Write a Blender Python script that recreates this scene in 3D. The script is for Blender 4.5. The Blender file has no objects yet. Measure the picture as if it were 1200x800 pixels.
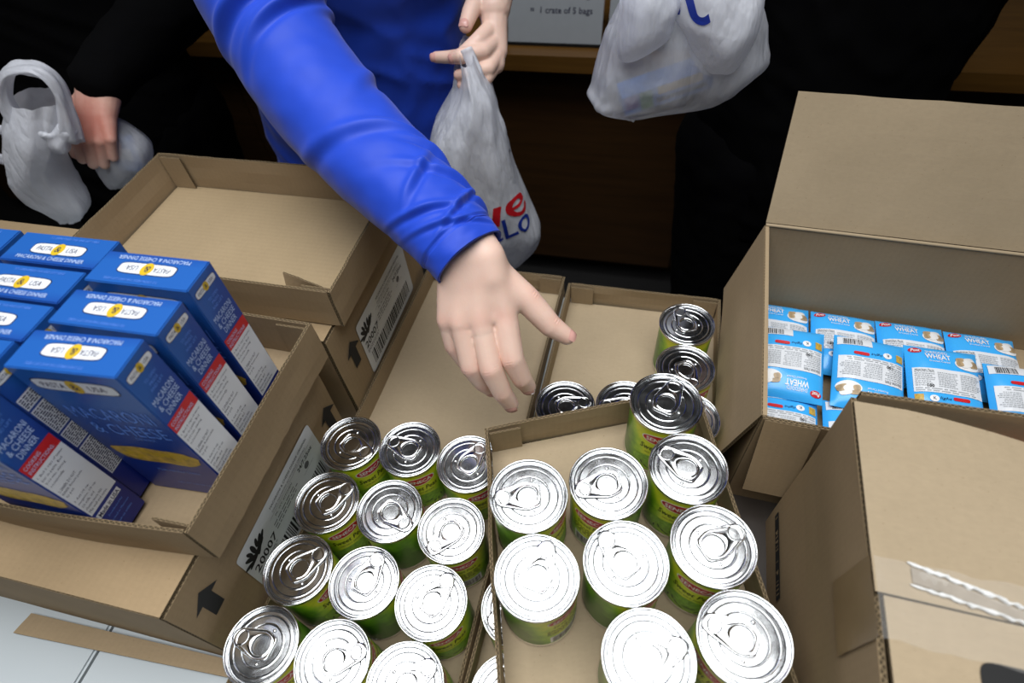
import bpy, bmesh, math, random
import numpy as np
from mathutils import Vector, Matrix, Quaternion, noise
from mathutils.bvhtree import BVHTree

random.seed(7)
SC = bpy.context.scene
COL = SC.collection
R = math.radians
V3 = Vector

# ------------------------------------------------------------------ camera
cam_data = bpy.data.cameras.new('camera')
cam = bpy.data.objects.new('camera', cam_data)
COL.objects.link(cam)
cam_data.sensor_width = 36.0
cam_data.lens = 686.741 * 36.0 / 1200.0
cam_data.clip_start = 0.01
cam_data.clip_end = 50
c_right = V3((0.99447926, -0.08116551, -0.06650685))
c_up = V3((0.10493332, 0.76922581, 0.63030204))
c_fwd = V3((0.0, 0.63380109, -0.77349608))
m = Matrix((c_right, c_up, -c_fwd)).transposed().to_4x4()
m.translation = V3((0, 0, 0.641542))
cam.matrix_world = m
cam_data.dof.use_dof = True
cam_data.dof.focus_distance = 0.62
cam_data.dof.aperture_fstop = 5.0
SC.camera = cam

# ------------------------------------------------------------------ world, lights, exposure
world = bpy.data.worlds.new('room_dark')
SC.world = world
world.use_nodes = True
bg = world.node_tree.nodes['Background']
bg.inputs[0].default_value = (0.80, 0.86, 1.0, 1)
bg.inputs[1].default_value = 0.015


def area_light(name, loc, target, sx, sy, watts, col, spread=180):
    d = bpy.data.lights.new(name, 'AREA')
    d.shape = 'RECTANGLE'
    d.size = sx
    d.size_y = sy
    d.energy = watts
    d.color = col
    d.spread = R(spread)
    o = bpy.data.objects.new(name, d)
    COL.objects.link(o)
    o.location = loc
    o.rotation_euler = (V3(target) - V3(loc)).to_track_quat('-Z', 'Y').to_euler()
    return o


area_light('ceiling_light_main', (-0.10, 0.13, 1.70), (-0.10, 0.13, 0), 1.45, 1.56, 21.5, (0.97, 0.985, 1.0), 110)

vs = SC.view_settings
vs.view_transform = 'Standard'
vs.look = 'None'
vs.exposure = 0.0
vs.gamma = 1.0
vs.use_curve_mapping = False

# ------------------------------------------------------------------ room frame: everything is turned by -17.6 degrees
YAW = R(-17.6)
RU = V3((math.cos(YAW), math.sin(YAW), 0))
RV = V3((-math.sin(YAW), math.cos(YAW), 0))
FLOOR = -0.76


def RW(a, b, z=0.0):
    return RU * a + RV * b + V3((0, 0, z))


# ------------------------------------------------------------------ materials
def new_mat(name):
    mt = bpy.data.materials.new(name)
    mt.use_nodes = True
    nt = mt.node_tree
    bs = nt.nodes['Principled BSDF']
    return mt, nt, bs


def link(nt, a, b):
    nt.links.new(a, b)


def node(nt, t, **kw):
    n = nt.nodes.new(t)
    for k, v in kw.items():
        setattr(n, k, v)
    return n


def math_node(nt, op, a, b=None, clamp=False):
    n = nt.nodes.new('ShaderNodeMath')
    n.operation = op
    n.use_clamp = clamp
    for i, x in enumerate((a, b)):
        if x is None:
            continue
        if isinstance(x, (int, float)):
            n.inputs[i].default_value = x
        else:
            nt.links.new(x, n.inputs[i])
    return n.outputs[0]


def ramp(nt, fac, stops):
    n = nt.nodes.new('ShaderNodeValToRGB')
    cr = n.color_ramp
    while len(cr.elements) < len(stops):
        cr.elements.new(0.5)
    for e, (p, c) in zip(cr.elements, stops):
        e.position = p
        e.color = (*c, 1)
    nt.links.new(fac, n.inputs[0])
    return n.outputs[0]


def noise_tex(nt, scale, detail=3, vec=None, rough=0.55, sc3=None, coord='Object'):
    tc = nt.nodes.new('ShaderNodeTexCoord')
    v = tc.outputs[coord] if vec is None else vec
    if sc3:
        mp = nt.nodes.new('ShaderNodeMapping')
        mp.inputs['Scale'].default_value = sc3
        nt.links.new(v, mp.inputs[0])
        v = mp.outputs[0]
    n = nt.nodes.new('ShaderNodeTexNoise')
    n.inputs['Scale'].default_value = scale
    n.inputs['Detail'].default_value = detail
    n.inputs['Roughness'].default_value = rough
    nt.links.new(v, n.inputs['Vector'])
    return n.outputs['Fac']


def bump(nt, bs, h, strength=0.2, dist=0.001):
    b = nt.nodes.new('ShaderNodeBump')
    b.inputs['Strength'].default_value = strength
    b.inputs['Distance'].default_value = dist
    nt.links.new(h, b.inputs['Height'])
    nt.links.new(b.outputs[0], bs.inputs['Normal'])


def mul(c, k):
    return tuple(x * k for x in c)


def plain(name, col, rough=0.5, metal=0.0, var=0.06, scale=40, bmp=0.0, spec=0.5, bscale=None):
    mt, nt, bs = new_mat(name)
    f = noise_tex(nt, scale, 3)
    link(nt, ramp(nt, f, [(0.3, mul(col, 1 - var)), (0.7, mul(col, 1 + var))]), bs.inputs['Base Color'])
    bs.inputs['Roughness'].default_value = rough
    bs.inputs['Metallic'].default_value = metal
    bs.inputs['Specular IOR Level'].default_value = spec
    if bmp:
        bump(nt, bs, noise_tex(nt, bscale or scale * 4, 4), bmp, 0.001)
    return mt


def cardboard(name, col, corr=0.35, axis=0, rough=0.82):
    """kraft liner: fibres, faint corrugation lines (UVs are in metres), specks"""
    mt, nt, bs = new_mat(name)
    uv = nt.nodes.new('ShaderNodeUVMap')
    sep = nt.nodes.new('ShaderNodeSeparateXYZ')
    link(nt, uv.outputs[0], sep.inputs[0])
    s = math_node(nt, 'SINE', math_node(nt, 'MULTIPLY', sep.outputs[axis], 2 * math.pi / 0.0065))
    fib = noise_tex(nt, 130, 6, vec=uv.outputs[0], rough=0.7, sc3=(1, 2.2, 1) if axis == 0 else (2.2, 1, 1))
    big = noise_tex(nt, 9, 3, vec=uv.outputs[0])
    spk = noise_tex(nt, 420, 1, vec=uv.outputs[0])
    base = ramp(nt, fib, [(0.25, mul(col, 0.93)), (0.75, mul(col, 1.05))])
    mx = node(nt, 'ShaderNodeMix', data_type='RGBA', blend_type='MULTIPLY')
    mx.inputs[0].default_value = 1.0
    link(nt, base, mx.inputs[6])
    link(nt, ramp(nt, big, [(0.3, (0.92, 0.92, 0.91)), (0.7, (1.05, 1.05, 1.05))]), mx.inputs[7])
    mx2 = node(nt, 'ShaderNodeMix', data_type='RGBA', blend_type='MULTIPLY')
    mx2.inputs[0].default_value = 1.0
    link(nt, mx.outputs[2], mx2.inputs[6])
    link(nt, ramp(nt, spk, [(0.2, (0.72, 0.68, 0.6)), (0.29, (1, 1, 1))]), mx2.inputs[7])
    mx3 = node(nt, 'ShaderNodeMix', data_type='RGBA', blend_type='MULTIPLY')
    mx3.inputs[0].default_value = 1.0
    link(nt, mx2.outputs[2], mx3.inputs[6])
    k = math_node(nt, 'ADD', math_node(nt, 'MULTIPLY', s, 0.014 * corr / 0.35), 0.985)
    cmb = nt.nodes.new('ShaderNodeCombineXYZ')
    for i in range(3):
        link(nt, k, cmb.inputs[i])
    link(nt, cmb.outputs[0], mx3.inputs[7])
    link(nt, mx3.outputs[2], bs.inputs['Base Color'])
    bs.inputs['Roughness'].default_value = rough
    bs.inputs['Specular IOR Level'].default_value = 0.25
    h = math_node(nt, 'ADD', math_node(nt, 'MULTIPLY', s, corr * 0.25), fib)
    bump(nt, bs, h, 0.10, 0.0005)
    return mt


def flute(name, col):
    """cut edge of corrugated board: wavy paper between two liners"""
    mt, nt, bs = new_mat(name)
    uv = nt.nodes.new('ShaderNodeUVMap')
    sep = nt.nodes.new('ShaderNodeSeparateXYZ')
    link(nt, uv.outputs[0], sep.inputs[0])
    s = math_node(nt, 'SINE', math_node(nt, 'MULTIPLY', sep.outputs[0], 2 * math.pi / 0.0048))
    v = math_node(nt, 'SUBTRACT', sep.outputs[1], 0.5)
    w = math_node(nt, 'ABSOLUTE', math_node(nt, 'SUBTRACT', v, math_node(nt, 'MULTIPLY', s, 0.30)))
    wave = math_node(nt, 'LESS_THAN', w, 0.13)
    lin = math_node(nt, 'GREATER_THAN', math_node(nt, 'ABSOLUTE', v), 0.36)
    pap = math_node(nt, 'MAXIMUM', wave, lin)
    link(nt, ramp(nt, pap, [(0.0, mul(col, 0.16)), (1.0, mul(col, 0.62))]), bs.inputs['Base Color'])
    bs.inputs['Roughness'].default_value = 0.9
    bs.inputs['Specular IOR Level'].default_value = 0.1
    return mt


KRAFT = (0.315, 0.225, 0.128)
M = {}
M['kraft'] = cardboard('kraft_outer', KRAFT)
M['kraft_in'] = cardboard('kraft_inner', (0.335, 0.248, 0.150))
M['kraft_smooth'] = cardboard('kraft_smooth', (0.365, 0.285, 0.185), corr=0.1)
M['kraft_h'] = cardboard('kraft_lined', (0.345, 0.258, 0.152), corr=0.5, axis=1)
M['flute'] = flute('cut_corrugated_edge', (0.34, 0.25, 0.145))
M['black_ink'] = plain('black_ink', (0.006, 0.006, 0.006), 0.75, var=0.1)
M['white_paper'] = plain('white_label_paper', (0.60, 0.62, 0.63), 0.5, var=0.02)
M['grey_ink'] = plain('grey_ink', (0.12, 0.12, 0.13), 0.6)
M['pale_ink'] = plain('pale_grey_ink', (0.36, 0.38, 0.40), 0.5)
M['table_white'] = plain('white_laminate', (0.50, 0.545, 0.565), 0.35, var=0.02, scale=6)
M['table_dark'] = plain('dark_brown_laminate', (0.03, 0.022, 0.016), 0.45, var=0.2, scale=12)
M['dark_gap'] = plain('dark_edge', (0.03, 0.032, 0.035), 0.6)
M['steel_leg'] = plain('grey_painted_steel', (0.2, 0.21, 0.22), 0.4, 0.6)


# metal
def metal(name, col, rough, aniso=0.0):
    mt, nt, bs = new_mat(name)
    f = noise_tex(nt, 900, 2)
    link(nt, ramp(nt, f, [(0.3, mul(col, 0.93)), (0.7, mul(col, 1.03))]), bs.inputs['Base Color'])
    bs.inputs['Metallic'].default_value = 1.0
    bs.inputs['Roughness'].default_value = rough
    g = noise_tex(nt, 120, 3)
    link(nt, ramp(nt, g, [(0.3, (rough * 0.8,) * 3), (0.7, (rough * 1.25,) * 3)]), bs.inputs['Roughness'])
    return mt


M['tin'] = metal('tinplate_lid', (0.80, 0.81, 0.82), 0.12)
M['tin_score'] = metal('scored_line_lacquer', (0.035, 0.037, 0.04), 0.4)  # score lines plus groove and tab gap shade, painted as dark metal
M['tin_tab'] = metal('tinplate_tab', (0.82, 0.825, 0.83), 0.12)


def can_label_mat():
    mt, nt, bs = new_mat('can_label_print')
    uv = nt.nodes.new('ShaderNodeUVMap')
    sep = nt.nodes.new('ShaderNodeSeparateXYZ')
    link(nt, uv.outputs[0], sep.inputs[0])     # u = turn 0..1, v = height 0..1
    # two yellow fields (under the two logos), green leaf print between
    c = math_node(nt, 'COSINE', math_node(nt, 'MULTIPLY', sep.outputs[0], 4 * math.pi))
    n = noise_tex(nt, 5, 4, vec=uv.outputs[0], sc3=(3, 1.2, 1))
    a = math_node(nt, 'ADD', math_node(nt, 'MULTIPLY', c, 0.32), math_node(nt, 'MULTIPLY', n, 0.5))
    a = math_node(nt, 'ADD', a, math_node(nt, 'MULTIPLY', math_node(nt, 'SUBTRACT', sep.outputs[1], 0.5), 0.55))
    link(nt, ramp(nt, a, [(0.0, (0.05, 0.16, 0.010)), (0.18, (0.15, 0.36, 0.016)),
                          (0.34, (0.36, 0.58, 0.02)), (0.52, (0.70, 0.74, 0.03))]), bs.inputs['Base Color'])
    bs.inputs['Roughness'].default_value = 0.28
    return mt


M['can_label'] = can_label_mat()
M['red_ink'] = plain('red_ink', (0.55, 0.012, 0.018), 0.4)
M['white_ink'] = plain('white_ink', (0.80, 0.80, 0.80), 0.45, var=0.02)
M['darkgreen_ink'] = plain('dark_green_ink', (0.008, 0.035, 0.008), 0.4)
M['pea_ink'] = plain('pea_green_print', (0.22, 0.42, 0.03), 0.35, var=0.3, scale=300)
M['black_gloss'] = plain('black_barcode_ink', (0.006, 0.006, 0.008), 0.35)


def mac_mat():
    """blue carton: light blue towards the top, deep blue at the foot"""
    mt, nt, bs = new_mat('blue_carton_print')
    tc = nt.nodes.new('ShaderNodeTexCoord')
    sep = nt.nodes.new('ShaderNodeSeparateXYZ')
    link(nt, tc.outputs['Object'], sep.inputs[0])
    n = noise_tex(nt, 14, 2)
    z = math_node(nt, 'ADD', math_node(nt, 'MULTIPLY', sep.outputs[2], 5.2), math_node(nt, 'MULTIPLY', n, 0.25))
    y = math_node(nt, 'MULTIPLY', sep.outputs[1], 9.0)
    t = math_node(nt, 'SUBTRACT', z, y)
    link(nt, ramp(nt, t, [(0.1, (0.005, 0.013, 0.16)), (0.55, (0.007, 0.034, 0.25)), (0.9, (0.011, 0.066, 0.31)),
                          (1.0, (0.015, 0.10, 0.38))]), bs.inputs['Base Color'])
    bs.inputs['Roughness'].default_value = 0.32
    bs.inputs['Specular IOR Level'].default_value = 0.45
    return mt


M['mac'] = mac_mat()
M['mac_ink'] = plain('pale_blue_ink', (0.45, 0.58, 0.85), 0.4, var=0.03)
M['mac_pale'] = plain('light_blue_ink', (0.10, 0.25, 0.75), 0.4, var=0.03)
M['navy_ink'] = plain('navy_ink', (0.008, 0.012, 0.06), 0.4)
M['gold_ink'] = plain('gold_ink', (0.62, 0.42, 0.02), 0.35)
M['pasta'] = plain('macaroni_print', (0.55, 0.36, 0.05), 0.35, var=0.45, scale=120)
M['panel_white'] = plain('white_print', (0.70, 0.72, 0.75), 0.4, var=0.02)

M['pouch'] = plain('pouch_blue_film', (0.045, 0.40, 0.86), 0.28, var=0.05, scale=20)
M['cereal'] = plain('cereal_print', (0.42, 0.30, 0.17), 0.4, var=0.35, scale=180)
M['bowl_print'] = plain('bowl_print', (0.75, 0.74, 0.72), 0.35, var=0.08, scale=150)
M['gold_box'] = plain('gold_square_print', (0.52, 0.33, 0.05), 0.4, var=0.3, scale=400)
M['orange'] = plain('orange_film', (0.80, 0.17, 0.02), 0.3, var=0.1)


def tape_mat():
    mt, nt, bs = new_mat('clear_packing_tape')
    bs.inputs['Base Color'].default_value = (0.9, 0.88, 0.82, 1)
    bs.inputs['Roughness'].default_value = 0.12
    bs.inputs['Alpha'].default_value = 0.10
    bump(nt, bs, noise_tex(nt, 90, 4, sc3=(1, 3, 1)), 0.6, 0.002)
    return mt


M['tape'] = tape_mat()
M['tape_white'] = plain('crumpled_tape', (0.78, 0.78, 0.76), 0.25, var=0.1, scale=200, bmp=0.6)  # white colour stands in for glints on the tape wrinkles
M['tape_fold'] = plain('folded_tape_film', (0.34, 0.30, 0.25), 0.2, var=0.1, scale=80)
M['tape_brown'] = plain('brown_tape', (0.23, 0.155, 0.075), 0.35, var=0.06)


def skin_mat():
    mt, nt, bs = new_mat('skin')
    at = node(nt, 'ShaderNodeAttribute', attribute_name='flush')
    n = noise_tex(nt, 55, 4)
    f = math_node(nt, 'ADD', at.outputs['Fac'], math_node(nt, 'MULTIPLY', math_node(nt, 'SUBTRACT', n, 0.5), 0.5), True)
    link(nt, ramp(nt, f, [(0.0, (0.76, 0.53, 0.43)), (0.4, (0.73, 0.45, 0.36)), (1.0, (0.62, 0.24, 0.18))]), bs.inputs['Base Color'])
    bs.inputs['Roughness'].default_value = 0.48
    bs.inputs['Subsurface Weight'].default_value = 0.12
    bs.inputs['Subsurface Radius'].default_value = (0.006, 0.002, 0.001)
    bs.inputs['Subsurface Scale'].default_value = 0.12
    bump(nt, bs, noise_tex(nt, 700, 3), 0.25, 0.0006)
    return mt


M['skin'] = skin_mat()
M['nail'] = plain('fingernail', (0.66, 0.36, 0.31), 0.22, var=0.05)
M['lips'] = plain('lips', (0.45, 0.16, 0.13), 0.4)
M['eye'] = plain('eye_white', (0.75, 0.74, 0.72), 0.15)
M['iris'] = plain('iris', (0.05, 0.03, 0.02), 0.15)


def cloth(name, col, rough=0.65, sheen=0.2, weave=1400, bmp=0.25, var=0.05):
    mt, nt, bs = new_mat(name)
    f = noise_tex(nt, 30, 3)
    link(nt, ramp(nt, f, [(0.3, mul(col, 1 - var)), (0.7, mul(col, 1 + var))]), bs.inputs['Base Color'])
    bs.inputs['Roughness'].default_value = rough
    bs.inputs['Sheen Weight'].default_value = sheen
    bs.inputs['Specular IOR Level'].default_value = 0.3
    bump(nt, bs, noise_tex(nt, weave, 2), bmp, 0.0004)
    return mt


M['blue_cloth'] = cloth('royal_blue_stretch_cloth', (0.011, 0.056, 0.50), 0.55, 0.10)
M['blue_stitch'] = cloth('blue_hem_stitching', (0.008, 0.045, 0.45), 0.7, 0.1)
M['black_cloth'] = cloth('black_cloth', (0.0022, 0.0022, 0.0026), 0.95, 0.0, bmp=0.1)
M['charcoal_cloth'] = cloth('charcoal_cloth', (0.003, 0.003, 0.0035), 0.95, 0.0, bmp=0.1)
for k_ in ('black_cloth', 'charcoal_cloth'):
    M[k_].node_tree.nodes['Principled BSDF'].inputs['Specular IOR Level'].default_value = 0.06
M['black_leather'] = plain('black_shoe_leather', (0.008, 0.008, 0.008), 0.35)
M['hair'] = plain('dark_hair', (0.02, 0.012, 0.008), 0.5, var=0.4, scale=200)


def bag_mat(name, alpha, col=(0.82, 0.84, 0.90)):
    mt, nt, bs = new_mat(name)
    out = nt.nodes['Material Output']
    f = noise_tex(nt, 25, 4)
    bs.inputs['Base Color'].default_value = (*col, 1)
    bs.inputs['Roughness'].default_value = 0.35
    tr = nt.nodes.new('ShaderNodeBsdfTranslucent')
    tr.inputs[0].default_value = (*col, 1)
    tp = nt.nodes.new('ShaderNodeBsdfTransparent')
    m1 = nt.nodes.new('ShaderNodeMixShader')
    m1.inputs[0].default_value = 0.30
    link(nt, bs.outputs[0], m1.inputs[1])
    link(nt, tr.outputs[0], m1.inputs[2])
    m2 = nt.nodes.new('ShaderNodeMixShader')
    link(nt, math_node(nt, 'MULTIPLY', math_node(nt, 'ADD', f, 0.5), alpha), m2.inputs[0])
    link(nt, m1.outputs[0], m2.inputs[1])
    link(nt, tp.outputs[0], m2.inputs[2])
    link(nt, m2.outputs[0], out.inputs['Surface'])
    rg = math_node(nt, 'ABSOLUTE', math_node(nt, 'SUBTRACT', noise_tex(nt, 11, 4, sc3=(1.8, 1.8, 0.5), rough=0.5), 0.5))
    bump(nt, bs, rg, 0.8, 0.02)
    return mt


M['bag'] = bag_mat('thin_white_plastic', 0.16)
M['bag_clear'] = bag_mat('thin_cloudy_plastic', 0.42)
M['bag_red'] = plain('red_bag_print', (0.55, 0.012, 0.02), 0.4)
M['bag_blue'] = plain('blue_bag_print', (0.012, 0.035, 0.30), 0.4)
M['pack_blue'] = plain('blue_packet', (0.06, 0.22, 0.62), 0.4, var=0.25, scale=30)
M['pack_violet'] = plain('violet_packet_print', (0.16, 0.10, 0.42), 0.4)
M['pack_green'] = plain('green_packet_print', (0.10, 0.30, 0.14), 0.4)


def wood(name, c1, c2, rough=0.35):
    mt, nt, bs = new_mat(name)
    f = noise_tex(nt, 7, 5, sc3=(0.7, 9, 9))
    link(nt, ramp(nt, f, [(0.3, c1), (0.7, c2)]), bs.inputs['Base Color'])
    bs.inputs['Roughness'].default_value = rough
    return mt


M['oak'] = wood('varnished_oak', (0.15, 0.07, 0.014), (0.22, 0.105, 0.022))
M['dark_wood'] = wood('dark_stained_wood', (0.055, 0.024, 0.006), (0.085, 0.038, 0.010), 0.5)
M['wall'] = plain('grey_wall_paint', (0.11, 0.11, 0.11), 0.8, var=0.03, scale=4)
M['floor'] = plain('dark_floor_vinyl', (0.035, 0.034, 0.034), 0.5, var=0.1, scale=5)
M['ceiling'] = plain('ceiling_tile_paint', (0.075, 0.062, 0.050), 0.9, var=0.03, scale=4)
M['sheet'] = plain('sign_paper', (0.42, 0.45, 0.48), 0.6, var=0.02)
M['sign_ink'] = plain('sign_ink', (0.03, 0.03, 0.07), 0.6)
M['navy_box'] = plain('navy_plastic', (0.006, 0.007, 0.05), 0.5)
M['grey_box'] = plain('grey_folder', (0.16, 0.19, 0.20), 0.6)


# ------------------------------------------------------------------ mesh helpers
class MB:
    def __init__(self):
        self.v, self.f, self.m, self.uv = [], [], [], []

    def vert(self, p):
        self.v.append(tuple(p))
        return len(self.v) - 1

    def face(self, idx, mat=0, uv=None):
        self.f.append(tuple(idx))
        self.m.append(mat)
        self.uv.append(uv)

    def box(self, lo, hi, mat=0, xf=None):
        b = len(self.v)
        for k in range(8):
            p = V3((hi[0] if k & 1 else lo[0], hi[1] if k & 2 else lo[1], hi[2] if k & 4 else lo[2]))
            self.vert(xf @ p if xf else p)
        for q in ((0, 2, 3, 1), (4, 5, 7, 6), (0, 1, 5, 4), (2, 6, 7, 3), (0, 4, 6, 2), (1, 3, 7, 5)):
            self.face([b + i for i in q], mat)

    def grid(self, rows, mat=0, close=False, flip=False, uvf=None):
        """rows: list of equally long lists of points"""
        n = len(rows[0])
        b = len(self.v)
        for r_ in rows:
            for p in r_:
                self.vert(p)
        for i in range(len(rows) - 1):
            for j in range(n if close else n - 1):
                j2 = (j + 1) % n
                q = [b + i * n + j, b + i * n + j2, b + (i + 1) * n + j2, b + (i + 1) * n + j]
                uv = None
                if uvf:
                    uv = [uvf(i, j), uvf(i, j + 1), uvf(i + 1, j + 1), uvf(i + 1, j)]
                if flip:
                    q = q[::-1]
                    uv = uv[::-1] if uv else None
                self.face(q, mat, uv)
        return b

    def lathe(self, prof, n=48, mat=0, uvf=None, c=(0, 0, 0), score=()):
        rows = [[V3((c[0] + r * math.cos(2 * math.pi * j / n), c[1] + r * math.sin(2 * math.pi * j / n), c[2] + z)) for j in range(n)]
                for r, z in prof]
        f0 = len(self.f)
        b = self.grid(rows, mat, close=True, uvf=uvf)
        for s in score:  # these bands take the dark score and painted shade colour
            for j in range(n):
                self.m[f0 + s * n + j] = 1
        return b

    def build(self, name, mats, parent=None, smooth=False, loc=None):
        me = bpy.data.meshes.new(name)
        me.from_pydata(self.v, [], self.f)
        for k in (mats if isinstance(mats, (list, tuple)) else [mats]):
            me.materials.append(M[k] if isinstance(k, str) else k)
        me.polygons.foreach_set('material_index', self.m)
        if any(u is not None for u in self.uv):
            ul = me.uv_layers.new(name='UVMap')
            flat = []
            for f, u in zip(self.f, self.uv):
                if u is None:
                    u = [(0, 0)] * len(f)
                for t in u:
                    flat += [t[0], t[1]]
            ul.data.foreach_set('uv', flat)
        if smooth:
            me.polygons.foreach_set('use_smooth', [True] * len(me.polygons))
        me.update()
        return link_obj(name, me, parent, loc)


def link_obj(name, me, parent=None, loc=None):
    o = bpy.data.objects.new(name, me)
    COL.objects.link(o)
    if parent is not None:
        o.parent = parent
    if loc is not None:
        o.location = loc
    return o


def tag(o, label=None, cat=None, group=None, kind=None):
    if label:
        o['label'] = label
    if cat:
        o['category'] = cat
    if group:
        o['group'] = group
    if kind:
        o['kind'] = kind
    return o


def thing(name, label, cat, loc=(0, 0, 0), rz=0.0, group=None):
    o = bpy.data.objects.new(name, None)
    COL.objects.link(o)
    o.empty_display_size = 0.02
    o.location = loc
    o.rotation_euler = (0, 0, rz)
    return tag(o, label, cat, group)


def copy_tree(o, parent=None):
    c = o.copy()
    COL.objects.link(c)
    if parent is not None:
        c.parent = parent
    for ch in [x for x in KIDS.get(o.name, [])]:
        copy_tree(ch, c)
    return c


KIDS = {}


def kids_of(root):
    """remember the part tree of a prototype so copies need no scene search"""
    KIDS[root.name] = list(root.children)
    for ch in root.children:
        kids_of(ch)


def nz(p, s, seed=0.0):
    return noise.noise(V3((p[0] * s + seed, p[1] * s + seed * 1.7, p[2] * s - seed)))


def panel(A, B, C, D, t=0.003, nu=8, nv=4, wob=0.0, torn=None, mats=(0, 0, 1), seed=0.0, mb=None, sag=None):
    """corrugated board panel. A,B bottom edge, C,D top edge (A-B-C-D counter-clockwise seen from outside).
    outer face on A-B-C-D, thickness goes inwards"""
    A, B, C, D = map(V3, (A, B, C, D))
    mb = mb or MB()
    n = (B - A).cross(D - A).normalized()
    W = (B - A).length
    H = (D - A).length
    torn = torn or {}

    def P(i, j, off):
        u, v = i / nu, j / nv
        p = A * (1 - u) * (1 - v) + B * u * (1 - v) + C * u * v + D * (1 - u) * v
        if j == nv and 'top' in torn:
            p += (D - A).normalized() * torn['top'] * (noise.noise(V3((i * 1.9, seed, 3.1))) + 0.6 * noise.noise(V3((i * 0.6, seed, 1.1))))
        if j == 0 and 'bottom' in torn:
            p += (D - A).normalized() * torn['bottom'] * (noise.noise(V3((i * 1.9, seed, 7.7))) + 0.6 * noise.noise(V3((i * 0.6, seed, 9.1))))
        if wob:
            p += n * wob * noise.noise(V3((u * 3 + seed, v * 2 + seed, seed)))
        if sag:
            p += sag(u, v)
        return p - n * off
    F = [[P(i, j, 0) for i in range(nu + 1)] for j in range(nv + 1)]
    Bk = [[P(i, j, t) for i in range(nu + 1)] for j in range(nv + 1)]
    uvf = lambda i, j: (seed * 0.13 + j / nu * W, seed * 0.07 + i / nv * H)
    mb.grid(F, mats[0], uvf=uvf)
    mb.grid(Bk, mats[1], flip=True, uvf=uvf)
    # edges
    lu = lambda i, j: (j / nu * W, i)
    lv = lambda i, j: (j / nv * H, i)
    mb.grid([F[nv], Bk[nv]], mats[2], uvf=lu)
    mb.grid([Bk[0], F[0]], mats[2], uvf=lu)
    mb.grid([[F[j][0] for j in range(nv + 1)], [Bk[j][0] for j in range(nv + 1)]], mats[2], uvf=lv)
    mb.grid([[Bk[j][nu] for j in range(nv + 1)], [F[j][nu] for j in range(nv + 1)]], mats[2], uvf=lv)
    return mb


# ------------------------------------------------------------------ lettering
_TXT = {}


def text2d(s, res=2, shear=0.0, bold=0.0):
    key = (s, res, shear, bold)
    if key in _TXT:
        return _TXT[key]
    cu = bpy.data.curves.new('lettering', 'FONT')
    cu.body = s
    cu.resolution_u = res
    cu.fill_mode = 'FRONT'
    cu.shear = shear
    cu.offset = bold
    cu.size = 1.0
    ob = bpy.data.objects.new('lettering', cu)
    COL.objects.link(ob)
    dg = bpy.context.evaluated_depsgraph_get()
    me = bpy.data.meshes.new_from_object(ob.evaluated_get(dg))
    vs_ = [(v.co.x, v.co.y) for v in me.vertices]
    fs = [tuple(p.vertices) for p in me.polygons]
    bpy.data.objects.remove(ob)
    bpy.data.curves.remove(cu)
    bpy.data.meshes.remove(me)
    x0 = min(v[0] for v in vs_); x1 = max(v[0] for v in vs_)
    y0 = min(v[1] for v in vs_); y1 = max(v[1] for v in vs_)
    _TXT[key] = (vs_, fs, x0, x1, y0, y1)
    return _TXT[key]


def flat(O, Rt, Up):
    O, Rt, Up = V3(O), V3(Rt), V3(Up)
    N = Rt.cross(Up)
    return lambda u, v, l: O + Rt * u + Up * v + N * l


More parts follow.
